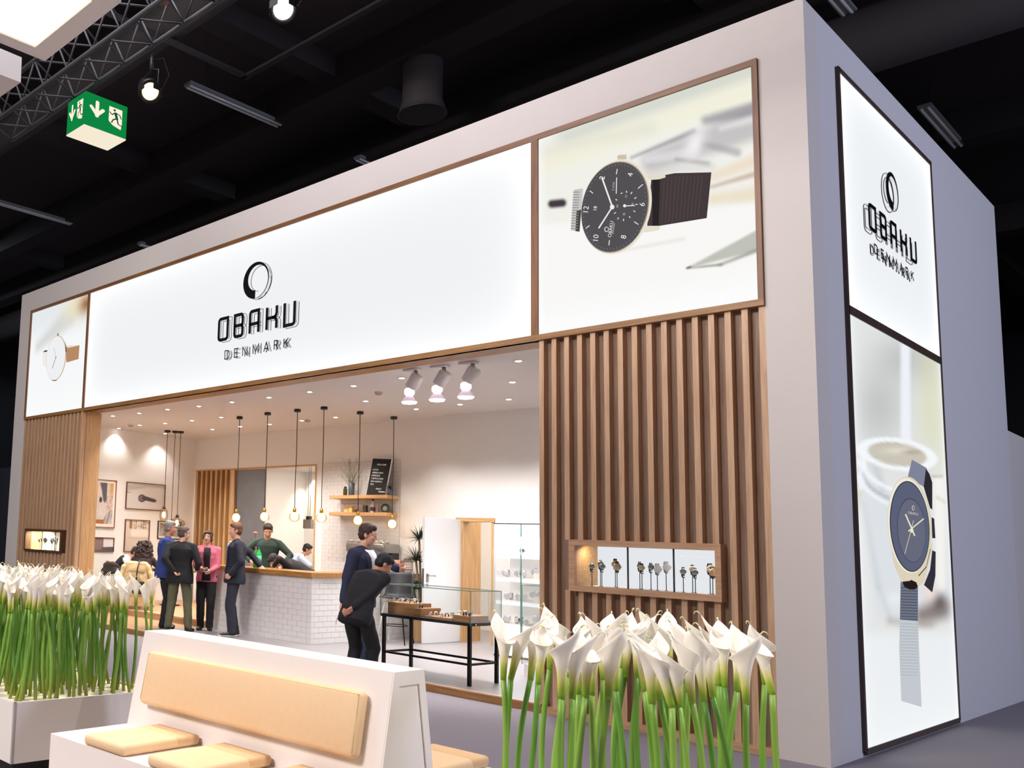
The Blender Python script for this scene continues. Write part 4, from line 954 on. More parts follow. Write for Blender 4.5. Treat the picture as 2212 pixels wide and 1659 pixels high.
# bar stool with a black shell and pale legs
bst = thing('bar_stool', 'tall stool with black shell seat and pale legs behind the watch table', 'stool', (-6.80, 3.05, F), R(200))
vs, fs = [], []
for j in range(13):
    v = j/12
    for i in range(13):
        u = i/12*2-1
        if v < .5: s_ = v/.5; yy = .2-.4*s_; zz = .72-.03*math.sin(s_*PI)+.06*u*u*s_; xx = u*(.22+.02*s_)
        else: s_ = (v-.5)/.5; yy = -.2-.10*s_+.06*u*u; zz = .72+.42*s_; xx = u*(.24-.03*s_)
        vs.append((xx, yy, zz))
for j in range(12):
    for i in range(12): k = j*13+i; fs.append((k, k+1, k+14, k+13))
b = MB(); b.add(vs, fs, True); o = b.obj('seat_shell', BKS, bst); md = o.modifiers.new('t', 'SOLIDIFY'); md.thickness = .012
for sx in (-1, 1):
    for sy in (-1, 1): MB().tube([(sx*.08, sy*.08, .69), (sx*.14, sy*.14, .62), (sx*.23, sy*.23, 0)], [.014, .013, .009], n=8).obj('leg', mat('pale_leg', '#cfcbc2', .4) if sx > 0 else BLK, bst)
MB().tube([(.20*math.cos(2*PI*k/24), .20*math.sin(2*PI*k/24), .28) for k in range(25)], .008, n=6).obj('foot_ring', BLK, bst)

# ------------------------------------------------------------------ glass watch table at the entrance
TX0, TX1, TY0, TY1 = -4.77, -3.545, .283, .82
wt_ = thing('display_table', 'long black steel table with glass case of watches at the entrance', 'display table', (0, 0, 0))
for x in (TX0, TX1):
    for y in (TY0, TY1): MB().box(x-.018, y-.018, F, x+.018, y+.018, .755).obj('leg', BLK, wt_)
for a in ((TX0, TY0-.012, TX1, TY0+.012), (TX0, TY1-.012, TX1, TY1+.012)): MB().box(a[0], a[1], .225+F, a[2], a[3], .25+F).obj('rail', BLK, wt_)
for x in (TX0, TX1): MB().box(x-.012, TY0, .225+F, x+.012, TY1, .25+F).obj('rail', BLK, wt_)
MB().box(TX0-.03, TY0-.03, .755, TX1+.03, TY1+.03, .79).obj('table_top', BLKP, wt_)
def case(parent, x0, x1, y0, y1, z0, z1):
    g = .006
    for nm, a in (('front_pane', (x0, y0, x1, y0+g)), ('rear_pane', (x0, y1-g, x1, y1)), ('side_pane', (x0, y0+g, x0+g, y1-g)), ('side_pane', (x1-g, y0+g, x1, y1-g))):
        MB().box(a[0], a[1], z0, a[2], a[3], z1).obj(nm, GLS, parent)
    MB().box(x0, y0, z1, x1, y1, z1+g).obj('top_pane', GLS, parent)
    e = MB(); k = .0032
    for x in (x0, x1):
        for y in (y0, y1): e.box(x-k, y-k, z0, x+k, y+k, z1+g)
    for y in (y0, y1): e.box(x0, y-k, z1, x1, y+k, z1+g+.002)
    for x in (x0, x1): e.box(x-k, y0, z1, x+k, y1, z1+g+.002)
    e.obj('glass_edges', GLE, parent)
case(wt_, TX0-.035, TX1+.035, TY0-.035, TY1+.035, .76, 1.145)
for y in (TY0+.05, TY1-.05): MB().lathe([(0, 0), (.012, 0), (.012, .008), (0, .008)], (TX1+.042, y, .772), n=12, axis=(1, 0, 0)).obj('fixing', CHR, wt_)
for x, y0, w, d, h_, nm in ((-4.757, .33, .354, .40, .145, 'tallest oak plinth in the glass watch table, at its left end'), (-4.36, .33, .10, .40, .10, 'second oak plinth in the glass watch table'), (-4.21, .33, .39, .38, .022, 'thin flat oak plinth in the glass watch table'), (-3.80, .33, .215, .38, .07, 'low oak plinth in the glass watch table, at its right end')):
    tag(MB().box(0, 0, 0, w, d, h_, bev=.002).obj('oak_plinth', OAKP, None, loc=(x+.0, y0, .7905)), nm, 'display block', 'oak plinths in the glass table')
# a second, smaller table half hidden by the slatted front
t2 = thing('display_table', 'second glass watch table, mostly hidden behind the right slatted front', 'display table', (0, 0, 0))
MB().box(-3.81, 1.84, F, -2.74, 2.36, .22).obj('plinth', MWS, t2)
case(t2, -3.83, -2.72, 1.82, 2.38, .22, 1.20)
MB().box(-3.80, 1.85, .70, -2.75, 2.35, .706).obj('glass_shelf', GLS, t2)

# ------------------------------------------------------------------ watches
def watch_mesh():
    """a watch closed round a C-shaped holder, dial facing -y"""
    t = thing('wrist_watch', '', 'watch', (0, 0, 0))
    b = MB(); n = 26
    for k in range(n):
        a0, a1 = 2*PI*k/n, 2*PI*(k+1)/n; rr = .026; w = .009
        pts = []
        for a, ri in ((a0, rr), (a1, rr)): pts.append(Vector((0, math.cos(a)*ri*.85, math.sin(a)*ri*1.05)))
        p0, p1_ = pts; q0, q1 = p0*1.1, p1_*1.1
        b.hexa([(-w, p0.y, p0.z), (w, p0.y, p0.z), (w, p1_.y, p1_.z), (-w, p1_.y, p1_.z), (-w, q0.y, q0.z), (w, q0.y, q0.z), (w, q1.y, q1.z), (-w, q1.y, q1.z)])
    return t, b
def make_watch(dial, strap, casem):
    t, b = watch_mesh(); b.obj('strap', strap, t)
    c = MB().lathe([(0, -.004), (.019, -.004), (.0205, 0), (.0195, .006), (.0175, .0065)], (0, -.026, 0), n=22, axis=(0, -1, 0)).obj('case', casem, t)
    MB().lathe([(0, .0062), (.0175, .006)], (0, -.026, 0), n=22, axis=(0, -1, 0)).obj('dial', dial, c)
    MB().tube([(.0205, -.027, 0), (.0245, -.027, 0)], .002, n=6).obj('crown', casem, c)
    return t
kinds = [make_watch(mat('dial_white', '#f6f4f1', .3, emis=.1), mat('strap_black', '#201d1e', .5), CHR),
         make_watch(mat('dial_gold', '#d9c9a4', .3), mat('strap_black', '#201d1e', .5), mat('gold', '#e2cfa8', .25, .8)),
         make_watch(mat('dial_blue', '#2c3f8f', .3), mat('strap_steel', '#d8d8de', .3, .2), mat('silver', '#e2e2e6', .25, .3)),
         make_watch(mat('dial_grey', '#8d8b8e', .3), mat('strap_steel', '#d8d8de', .3, .2), CHR)]
kinds.append(make_watch(mat('dial_pale', '#e9edf2', .3, emis=.15), mat('strap_white', '#eef0f4', .4, emis=.12), mat('silver', '#e2e2e6', .25, .3)))  # dial and strap given a slight glow to look brighter lit
used = [False]*5
def put_watch(k, loc, rz=0, s=1.6, label='', group='', rx=0):
    if used[k]: w = dup(kinds[k], loc, (rx, 0, rz), scale=(s, s, s))
    else: w = kinds[k]; used[k] = True; w.location = loc; w.rotation_euler = (rx, 0, rz); w.scale = (s, s, s)
    w['label'] = label; w['group'] = group; return w
stand0 = None
def watch_stand(x, y, z0, z1, k, label, group, s=1.6):
    global stand0
    t = thing('watch_stand', label, 'stand', (x, y, z0), 0, group+' stands')
    MB().lathe([(.014, 0), (.014, .004), (0, .004)], n=12).obj('foot', BLKP, t)
    MB().tube([(0, 0, .004), (0, 0, z1-z0-.055)], .004, n=6).obj('rod', BLKP, t)
    MB().tube([(0, .02, z1-z0-.055), (0, -.02, z1-z0-.05), (0, -.032, z1-z0-.02), (0, -.02, z1-z0+.03), (0, .015, z1-z0+.035), (0, .03, z1-z0)], .007, n=6).obj('holder', BLKP, t)
    t['label'] = label.replace('wristwatch', 'thin black watch stand')
    put_watch(k, (x, y, z1), R(random.uniform(20, 38)), s, label, group)
# niches
def niche(x0, x1, z0, z1, fx0, fx1, fz0, fz1, label, depth=.42, frm=OAKX):
    t = thing('display_window', label, 'display case', (0, 0, 0))
    f_ = MB(); y0 = -.045
    f_.box(fx0, y0, fz0, fx1, .09, z0); f_.box(fx0, y0, z1, fx1, .09, fz1); f_.box(fx0, y0, z0, x0, .09, z1); f_.box(x1, y0, z0, fx1, .09, z1)
    f_.obj('frame', frm, t)
    MB().box(x0-.02, .09, z0-.02, x0, depth, z1+.02).obj('side_lining', OAKL, t); MB().box(x1, .09, z0-.02, x1+.02, depth, z1+.02).obj('side_lining', OAKL, t)
    MB().box(x0, .02, z1, x1, depth, z1+.02).obj('top_lining', OAKL, t); MB().box(x0, .02, z0-.02, x1, depth, z0).obj('floor_board', mat('niche_white', '#f4f2f0', .6, emis=.1), t)
    MB().box(x0, depth, z0, x1, depth+.02, z1).obj('back_panel', glow('niche_back', '#eef0f5', .95), t)
    g = MB().box(x0, -.012, z0, x1, -.006, z1).obj('pane', GLS, t)
    return t
nr_ = niche(-2.119, -.812, 1.312, 1.709, -2.18, -.763, 1.255, 1.766, 'oak-framed lit watch window set in the right slatted front')
for i, x in enumerate((-1.608, -1.185)): MB().box(x-.006, .0, 1.312, x+.006, .012, 1.709).obj('divider', BLKP, nr_)
nl_ = niche(-13.53, -12.20, 1.262, 1.61, -13.58, -12.15, 1.225, 1.66, 'small dark-framed lit watch window in the left slatted front', frm=OAKT)
for x in (-12.95, -12.45): MB().box(x-.006, .0, 1.262, x+.006, .012, 1.61).obj('divider', BLKP, nl_)
light('AREA', 'niche_light', (-2.0, .12, 1.69), (-2.05, .25, 1.3), 1.2, (1, .86, .62), .08)
light('AREA', 'niche_light', (-1.0, .12, 1.69), (-1.0, .25, 1.3), 1.5, (1, .97, .95), .3)
light('AREA', 'niche_light', (-13.3, .12, 1.59), (-13.4, .25, 1.25), 12, (1, .86, .6), .08)
light('AREA', 'niche_light', (-12.6, .12, 1.59), (-12.6, .25, 1.25), 5, (.95, 1, .92), .3)
pos = ['first', 'second', 'third', 'fourth', 'fifth', 'sixth', 'seventh', 'eighth', 'ninth', 'tenth', 'eleventh', 'twelfth', 'thirteenth', 'fourteenth', 'fifteenth']
R1 = [(-2.025, 1.516), (-1.963, 1.544), (-1.923, 1.521), (-1.813, 1.551), (-1.771, 1.524), (-1.574, 1.546), (-1.53, 1.529), (-1.469, 1.54), (-1.387, 1.524), (-1.328, 1.547), (-1.152, 1.514), (-1.092, 1.54), (-1.048, 1.512), (-.941, 1.548), (-.899, 1.52)]
for i, (x, z) in enumerate(R1):
    k = (0, 0, 0, 1, 1, 3, 1, 3, 2, 2, 0, 1, 0, 1, 1)[i]
    watch_stand(x, .12+.05*(i % 2), 1.312, z-.01, k, '%s wristwatch from the left in the right lit window' % pos[i], 'watches in the right window', 1.35 if i not in (3, 4, 8, 9, 13, 14) else 1.75)
for i, x in enumerate((-13.22, -13.13, -12.99, -12.84, -12.75, -12.68, -12.60, -12.36, -12.28)):
    watch_stand(x, .12+.05*(i % 2), 1.262, 1.44+.02*(i % 2), (0, 1, 0, 3)[i % 4], '%s wristwatch from the left in the far left lit window' % pos[i], 'watches in the left window', 1.2)
# watches lying in the table
rnd = random.Random(6)
for (x, y0, w, d, h_, nn, nm) in ((-4.757, .33, .354, .40, .145, 8, 'tallest'), (-4.36, .33, .10, .40, .10, 2, 'second'), (-4.21, .33, .39, .38, .022, 8, 'thin flat'), (-3.80, .33, .215, .38, .07, 5, 'right end')):
    for i in range(nn):
        put_watch(rnd.choice((0, 2, 3)), (x+.04+(w-.08)*((i % 3)/2), y0+.07+(d-.14)*(i//3)/2.2, .7905+h_+.012), R(rnd.uniform(-30, 30)), 1.05, 'wristwatch lying on the %s oak plinth in the glass table, %s of its group' % (nm, pos[i]), 'watches on the %s plinth' % nm, R(-82))
# ------------------------------------------------------------------ lit glass cabinets
vc = thing('glass_cabinet', 'tall brightly lit glass cabinet of watches beside the doorway', 'glass cabinet', (0, 0, 0))
x0, xm, x1, y0, y1 = -5.18, -4.745, -4.30, 3.3, 3.72
MB().box(x0, y0, .03+F, x1, y1, .56).obj('base_cabinet', mat('cabinet_white', '#f3f1f4', .4, emis=.55), vc)  # base is no lamp; its glow stands in for cabinet light
MB().box(x0, y0-.012, F, x1, y1, .03+F).obj('plinth', OAKT, vc)
MB().box(x0, y0, 1.86, x1, y1, 2.02).obj('light_head', glow('cab_head', '#fbfaff', 1.35), vc)
MB().box(x0, y1-.01, .56, x1, y1, 1.86).obj('back_panel', mat('cab_back', '#dfdad8', .6, emis=.5), vc)  # glow set into the panel in place of light falling on it
for z in (1.575, 1.235, .897, .56):
    s_ = MB().box(x0+.01, y0+.01, z, x1-.01, y1-.01, z+.012).obj('shelf', mat('cab_shelf', '#e8ded6', .4), vc)
    if z < 1.8: MB().box(x0+.012, y0+.02, z-.055, x1-.012, y0+.05, z).obj('light_strip', glow('strip', '#f6fbff', 1.25), s_)
for a in ((x0, xm-.004), (xm+.004, x1)): MB().box(a[0], y0-.006, .12, a[1], y0, 2.02).obj('door', GLS, vc)
MB().box(xm-.007, y0-.012, .12, xm+.007, y0+.004, 2.02).obj('upright', GLE, vc); MB().box(x0-.005, y0-.010, .12, x0+.003, y0+.003, 2.02).obj('upright', mat('pale_edge', '#b9ccd0', .3), vc)
MB().box(x0-.004, y0, .12, x0, y1, 2.02).obj('side_pane', GLS, vc); MB().box(x0-.01, y0-.012, 2.02, x1, y1, 2.035).obj('top_rail', CHR, vc)
b = MB()
for k in range(16):
    for quad in ribbon([(-4.88+.045*math.cos(R(100+k*14)), .42+.045*math.sin(R(100+k*14))), (-4.88+.045*math.cos(R(114+k*14)), .42+.045*math.sin(R(114+k*14)))], .006): b.hexa([(q_[0], y0-.008, q_[1]) for q_ in quad]+[(q_[0], y0-.0075, q_[1]) for q_ in quad])
b.obj('emblem', mat('emblem_grey', '#b9b6bb', .5), vc)
light('AREA', 'backroom_fill', (-10.5, 5.9, 3.25), (-10.5, 5.9, 0), 75, (1, .92, .80), 1.6)  # added fill, no fixture of its own; brightens the back room
light('AREA', 'corridor_fill', (-6.2, 5.6, 3.2), (-6.2, 5.5, 0), 60, (1, .92, .82), .8)  # added fill without a fixture, brightens the corridor behind the door
light('AREA', 'cabinet_light', ((x0+x1)/2, y0+.2, 1.84), ((x0+x1)/2, y0+.2, 0), 45, (.93, .96, 1), .5)
light('AREA', 'cabinet_light', ((x0+x1)/2, y0-.5, 2.5), ((x0+x1)/2, y0, 0), 22, (.93, .96, 1), .4)
rnd = random.Random(9)
for zi, z in enumerate((1.587, 1.247, .909, .572)):
    nm = ('top', 'second', 'third', 'lowest')[zi]
    for i in range(9):
        x = x0+.06+i*.09+rnd.uniform(-.02, .02)
        put_watch(rnd.choice((4, 3, 4, 2, 4)), (x, y0+.10+rnd.uniform(0, .14), z+.052+(.05 if i in (5, 6) else 0)), R(rnd.uniform(-10, 50)), 1.8, '%s wristwatch from the left on the %s shelf of the lit glass cabinet' % (pos[i], nm), 'watches on the %s cabinet shelf' % nm)
    tag(MB().box(0, 0, 0, .16, .2, .075).obj('display_block', mat('block_cream', '#e9dfce', .5), None, loc=(-4.58, y0+.05, z)), 'cream block on the %s shelf of the glass cabinet' % nm, 'display block', 'cream display blocks')

# table of the seated pair
rt = thing('cafe_table', 'small round table between the two seated people', 'table', (-12.62, 2.95, .195))
MB().lathe([(0, .70), (.36, .70), (.37, .71), (.37, .725), (0, .73)], n=32).obj('table_top', OAKX, rt); MB().tube([(0, 0, .02), (0, 0, .70)], .03, n=12).obj('column', BLK, rt); MB().lathe([(.22, 0), (.22, .012), (.03, .03), (0, .03)], n=24).obj('base', BLK, rt)

# back room: spots, detector and a hanging lamp
for i, (px, py) in enumerate(((651, 1022), (595, 1024), (669, 1038))):
    p = onz(px, py, 3.3)
    o = dup(d0, (p.x, min(6.8, p.y), 3.3)); o['label'] = 'recessed spotlight in the back room ceiling, '+('middle one', 'left one', 'right one')[i]; o['group'] = 'recessed back room spotlights'
light('SPOT', 'downlight', (-12.3, 6.75, 3.25), (-12.3, 6.85, 0), 60, (1, .9, .75), angle=90, blend=.8, radius=.04)
p = ony(667, 1132, 5.6); hl = thing('box_pendant', 'small grey box lamp hanging on two cords in the back room', 'lamp', (p.x, 5.6, p.z))
MB().box(-.12, -.06, -.10, .12, .06, .10, bev=.01).obj('box', STL, hl); MB().box(-.05, -.04, .10, .05, .04, .17).obj('neck', BLKP, hl)
for k in (-.03, .03): MB().tube([(k, 0, .17), (k, 0, 3.3-p.z)], .005, n=5).obj('cord', BLK, hl)
p = onz(632, 1028, 3.3); sd = thing('smoke_detector', 'smoke detector on the ceiling of the back room', 'smoke detector', (p.x, min(6.7, p.y), 3.3), 0, 'smoke detectors on the ceiling')
MB().lathe([(.06, 0), (.06, -.015), (.045, -.05), (0, -.055)], n=20).obj('housing', mat('detector_beige', '#b3a08f', .6), sd)
# ------------------------------------------------------------------ people
SKIN = mat('skin', '#d9a58c', .55, vary=.05); SKIN2 = mat('skin_warm', '#c98f72', .55, vary=.05)
EYEW = mat('eye_white', '#e9e4e0', .3); EYED = mat('eye_dark', '#2a1c18', .3); LIPM = mat('lip', '#a9594f', .5)
def capsule(mb, a, b, ra, rb, n=12):
    a, b = Vector(a), Vector(b); d = b-a; L_ = d.length
    if L_ < 1e-5: mb.ball(a, max(ra, rb), n, 8); return
    prof = []
    for k in range(5): t_ = -PI/2+PI/2*k/4; prof.append((max(1e-5, ra*math.cos(t_)), ra*math.sin(t_)))
    for k in range(5): t_ = PI/2*k/4; prof.append((max(1e-5, rb*math.cos(t_)), L_+rb*math.sin(t_)))
    mb.lathe(prof, a, n, axis=d/L_)
def loft(mb, secs, n=20, p=2.0):
    """secs: (centre, right vector, forward vector, rx, ry)"""
    vs, fs = [], []
    for c, rt_, fw, rx, ry in secs:
        for k in range(n):
            a = 2*PI*k/n; ca, sa = math.cos(a), math.sin(a)
            x = abs(ca)**(2/p)*math.copysign(1, ca)*rx; y = abs(sa)**(2/p)*math.copysign(1, sa)*ry
            vs.append(c+rt_*x+fw*y)
    for i in range(len(secs)-1):
        for k in range(n): fs.append((i*n+k, i*n+(k+1) % n, (i+1)*n+(k+1) % n, (i+1)*n+k))
    fs.append(tuple(range(n))[::-1]); fs.append(tuple((len(secs)-1)*n+k for k in range(n)))
    mb.add(vs, fs, True)
def ellp(mb, c, ax, r, n=16, m_=10):
    """ellipsoid with axes ax (3 vectors) and radii r"""
    c = Vector(c); vs = []; fs = []
    q_ = MB(); q_.ball((0, 0, 0), 1, n, m_)
    vs = [c+ax[0]*v[0]*r[0]+ax[1]*v[1]*r[1]+ax[2]*v[2]*r[2] for v in q_.v]; mb.add(vs, q_.f, True)
def weld(name, mb, m, parent, vox=.009, smooth=2, noise=0, nscale=8, **kw):
    """one continuous closed surface grown from overlapping volumes"""
    me = mb.mesh('tmp'); o = bpy.data.objects.new('tmp', me); COL.objects.link(o)
    md = o.modifiers.new('r', 'REMESH'); md.mode = 'VOXEL'; md.voxel_size = vox; md.use_smooth_shade = True
    if smooth: s_ = o.modifiers.new('s', 'SMOOTH'); s_.iterations = smooth; s_.factor = .5
    dg = bpy.context.evaluated_depsgraph_get(); e = o.evaluated_get(dg); nm = bpy.data.meshes.new_from_object(e)
    bpy.data.objects.remove(o); bpy.data.meshes.remove(me); nm.name = name
    if noise:
        from mathutils import noise as NZ
        nm.calc_loop_triangles()
        nr = [v.normal.copy() for v in nm.vertices]
        for v, n3 in zip(nm.vertices, nr): v.co += n3*NZ.noise(v.co*nscale)*noise
    nm.materials.clear()
    for p in nm.polygons: p.use_smooth = True
    return link(name, nm, m, parent, **kw)
def ik(a, t, l1, l2, pole):
    a, t, pole = Vector(a), Vector(t), Vector(pole); d = t-a; D = min(d.length, (l1+l2)*.999); d.normalize(); t = a+d*D
    x = (l1*l1-l2*l2+D*D)/(2*D); h_ = math.sqrt(max(0, l1*l1-x*x)); pp = (pole-d*pole.dot(d)).normalized()
    return a+d*x+pp*h_, t
def rotz(v, a): return Matrix.Rotation(R(a), 3, 'Z') @ Vector(v)
def person(label, x, y, z, face, h=1.75, lean=0, bend=0, side=0, pelvis=(0, 0, .95), hands=(None, None), elb=((-.3, -1, -.3), (.3, -1, -.3)), feet=((-.10, .0, 0), (.10, .02, 0)), toes=(8, -8),
           knee=((-.1, 1, 0), (.1, 1, 0)), head=(0, 0, 0), hair='short', hairc='#3a2a20', skin=None, top=None, topc='#1c1c22', hem=-.16, shirt=None, shirtv=(.30, .055), tie=None, trousers='#23222a', shoe='#17161a', sole=None, female=False, shoes_open=False,
           sleeve_full=True, fingers=('relax', 'relax'), group=None, bulk=1.0, beard=None, vest=None, sit=False, headpx=None):
    s = h/1.75; skin = skin or SKIN; bulk *= 1.15
    _ri = Matrix.Rotation(-R(face), 3, 'Z')
    hands = [(_ri @ (Vector(q[1])-Vector((x, y, z))))/s if (q is not None and q[0] == 'w') else q for q in hands]
    root_mb = MB(); S_ = lambda v: Vector(v)*s
    pel = Vector(pelvis); a1, a2 = R(lean), R(lean+bend); sd = math.sin(R(side))
    up1 = Vector((sd, math.sin(a1), math.cos(a1))).normalized(); up2 = Vector((sd, math.sin(a2), math.cos(a2))).normalized()
    rt_ = Vector((1, 0, 0)); rt1 = (rt_-up1*rt_.dot(up1)).normalized(); rt2 = (rt_-up2*rt_.dot(up2)).normalized(); fw1 = up1.cross(rt1); fw2 = up2.cross(rt2)
    def sp(hh):
        k = sst(.05, .35, hh); up = up1*(1-k)+up2*k
        base = pel+up1*min(hh, .2)+(up2*(hh-.2) if hh > .2 else Vector((0, 0, 0)))
        u_ = up.normalized(); r_ = (rt_-u_*rt_.dot(u_)).normalized(); return base, r_, u_.cross(r_)
    def sec(hh, rx, ry, off=0): c, r_, f_ = sp(hh); return (S_(c+f_*off), r_, f_, rx*s*bulk, ry*s*bulk)
    w = .93 if female else 1.0
    shl = [S_(sp(.455)[0]+sp(.455)[1]*k*.168*w*bulk) for k in (-1, 1)]
    hip = [S_(pel+rt_*k*.088+Vector((0, 0, -.03))) for k in (-1, 1)]
    neck = S_(sp(.53)[0]); 
    # head frame
    hy, hp, hr = head; hm = Matrix.Rotation(R(hy), 3, 'Z') @ Matrix.Rotation(R(hp), 3, 'X') @ Matrix.Rotation(R(hr), 3, 'Y')
    HX, HY, HZ = hm @ Vector((1, 0, 0)), hm @ Vector((0, 1, 0)), hm @ Vector((0, 0, 1))
    nk_top = neck+(up2*.6+HZ*.4)*.055*s+HY*.012*s; hc = nk_top+HZ*.095*s+HY*.018*s
    # limbs
    arms = []
    for i in (0, 1):
        t_ = hands[i]
        if t_ is None: t_ = (pel.x+(-.25, .25)[i], pel.y+.06+math.sin(a1)*.1, pel.z-.10)
        e_, wst = ik(shl[i], S_(t_), .285*s, .255*s, elb[i]); arms.append((shl[i], e_, wst))
    legs = []
    for i in (0, 1):
        an = Vector(feet[i])+Vector((0, 0, .085)); k_, an = ik(hip[i], S_(an), .425*s, .42*s, knee[i]); legs.append((hip[i], k_, an))
    # body
    b = MB()
    loft(b, [sec(-.09, .10, .08), sec(-.05, .15, .10), sec(.02, .16*w, .112), sec(.10, .142*w, .10), sec(.2, .135*w, .095), sec(.32, .155*w, .105), sec(.42, .165*w, .105), sec(.475, .13*w, .085), sec(.51, .07, .06)])
    if female: ellp(b, S_(sp(.32)[0]+fw2*.07-rt2*.07), (rt2, fw2, up2), [.06*s]*3); ellp(b, S_(sp(.32)[0]+fw2*.07+rt2*.07), (rt2, fw2, up2), [.06*s]*3)
    capsule(b, S_(sp(.48)[0]), nk_top, .058*s*w, .054*s*w)
    for k in (0, 1): capsule(b, S_(sp(.515)[0]), shl[k], .045*s, .052*s)
    ellp(b, hc+HZ*.028*s-HY*.008*s, (HX, HY, HZ), (.074*s, .092*s, .088*s)); ellp(b, hc-HZ*.035*s+HY*.026*s, (HX, HY, HZ), (.058*s, .064*s, .075*s)); ellp(b, hc-HZ*.088*s+HY*.05*s, (HX, HY, HZ), (.030*s, .030*s, .024*s))
    capsule(b, hc+HZ*.02*s+HY*.082*s, hc-HZ*.022*s+HY*.104*s, .008*s, .014*s, 8)
    for k in (-1, 1):
        ellp(b, hc+HX*k*.074*s-HZ*.005*s-HY*.008*s, (HX, HY, HZ), (.010*s, .020*s, .032*s)); ellp(b, hc+HX*k*.03*s+HZ*.028*s+HY*.078*s, (HX, HY, HZ), (.022*s, .010*s, .007*s)); ellp(b, hc+HX*k*.036*s-HZ*.018*s+HY*.062*s, (HX, HY, HZ), (.022*s, .02*s, .02*s))
    for i in (0, 1):
        a, e_, wst = arms[i]
        capsule(b, a, e_, .050*s*w, .038*s*w); capsule(b, e_, wst, .037*s*w, .025*s*w)
        d = (wst-e_).normalized(); md = fingers[i]
        if isinstance(md, tuple): md, fd = md; d = (d*.3+Vector(fd).normalized()).normalized()
        nrm = Vector(((-1, 1)[i], 0, 0)); nrm = (nrm-d*nrm.dot(d))
        if nrm.length < .2: nrm = Vector((0, 0, 1))-d*d.z
        nrm.normalize(); nrm = -nrm            # palm side, towards the body
        sdv = d.cross(nrm); sdv = sdv if sdv.y > 0 or abs(sdv.y) < .1 and sdv.z > 0 else -sdv   # thumb side
        pc = wst+d*.045*s
        for k in range(4):
            o_ = sdv*(.027-.018*k)*s; kn = wst+d*(.085-.004*k)*s+o_
            capsule(b, wst+o_*.6+d*.01*s, kn, .014*s, .0115*s, 8)
            fl_ = (.075, .082, .076, .06)[k]*s
            cu_ = {'relax': .45, 'grip': 1.35, 'flat': .12, 'point': (.0 if k == 0 else 1.5)}[md]
            d1 = d*math.cos(cu_*.6)+nrm*math.sin(cu_*.6); d2 = d*math.cos(cu_*1.5)+nrm*math.sin(cu_*1.5)
            m1 = kn+d1*fl_*.5; capsule(b, kn, m1, .0105*s, .0095*s, 8); capsule(b, m1, m1+d2*fl_*.5, .0095*s, .0078*s, 8)
        th0 = wst+d*.02*s+sdv*.022*s; th1 = th0+(d*.7+sdv*.55+nrm*.3).normalized()*.042*s; capsule(b, th0, th1, .0145*s, .011*s, 8); capsule(b, th1, th1+(d*.85+sdv*.1+nrm*.35).normalized()*.032*s, .011*s, .0088*s, 8)
        hp_, k_, an = legs[i]
        capsule(b, hp_, k_, .070*s, .043*s); capsule(b, k_+(an-k_)*.0, an, .042*s, .032*s); ellp(b, k_+(an-k_)*.3-Vector((0, 1, 0))*.015*s, (rt_, Vector((0, 1, 0)), (k_-an).normalized()), (.042*s, .045*s, .09*s))
        tr = toes[i]; fwd = rotz((0, 1, 0), tr); fx_ = an-Vector((0, 0, .045*s)); capsule(b, fx_-fwd*.03*s, fx_+fwd*.12*s-Vector((0, 0, .012*s)), .035*s, .026*s)
    root = weld('person', b, skin, None, .0085, 1)
    tag(root, label, 'person', group, None, (x, y, z), (0, 0, R(face)))
    # eyes, mouth, brows
    for k in (-1, 1):
        ec = hc+HX*k*.030*s+HZ*.010*s+HY*.0815*s; e1 = MB(); ellp(e1, ec, (HX, HY, HZ), (.0135*s, .008*s, .007*s), 10, 6); ey = e1.obj('eye', EYEW, root)
        e2 = MB(); ellp(e2, ec+HY*.006*s, (HX, HY, HZ), (.006*s, .004*s, .006*s), 8, 6); e2.obj('iris', EYED, ey)
        e3 = MB(); ellp(e3, hc+HX*k*.031*s+HZ*.032*s+HY*.086*s, (HX, HY, HZ), (.020*s, .006*s, .004*s), 8, 6); e3.obj('eyebrow', mat('hair_'+hairc, hairc, .7, vary=.2), root)
    l_ = MB(); ellp(l_, hc-HZ*.052*s+HY*.087*s, (HX, HY, HZ), (.024*s, .008*s, .007*s), 10, 6); l_.obj('mouth', LIPM, root)
    # hair
    HM = mat('hair_'+hairc, hairc, .55, vary=.25, scale=40, bump=.5, bscale=90)
    hb = MB(); nz_ = .006
    if hair in ('short', 'crop'):
        t_ = .008 if hair == 'crop' else .016
        ellp(hb, hc+HZ*(.045+t_*.4)*s-HY*.022*s, (HX, HY, HZ), ((.076+t_*.5)*s, (.088+t_*.6)*s, (.076+t_*.6)*s)); ellp(hb, hc+HZ*.0*s-HY*.048*s, (HX, HY, HZ), ((.070+t_*.4)*s, (.058+t_*.4)*s, .075*s))
        ellp(hb, hc+HZ*.088*s+HY*.035*s, (HX, HY, HZ), (.058*s, .052*s, (.022+t_)*s))
        for k in (-1, 1): ellp(hb, hc+HX*k*.070*s+HZ*.022*s-HY*.005*s, (HX, HY, HZ), (.010*s, .032*s, .030*s))
    elif hair == 'updo':
        ellp(hb, hc+HZ*.05*s-HY*.02*s, (HX, HY, HZ), (.088*s, .095*s, .082*s)); ellp(hb, hc-HZ*.01*s-HY*.05*s, (HX, HY, HZ), (.082*s, .065*s, .09*s)); ellp(hb, hc+HZ*.03*s-HY*.12*s, (HX, HY, HZ), (.04*s, .04*s, .04*s))
        for k in (-1, 1): ellp(hb, hc+HX*k*.072*s+HZ*.01*s+HY*.03*s, (HX, HY, HZ), (.014*s, .03*s, .05*s))
        ellp(hb, hc+HZ*.085*s+HY*.05*s, (HX, HY, HZ), (.06*s, .04*s, .022*s))
    elif hair == 'curly':
        rr = random.Random(4)
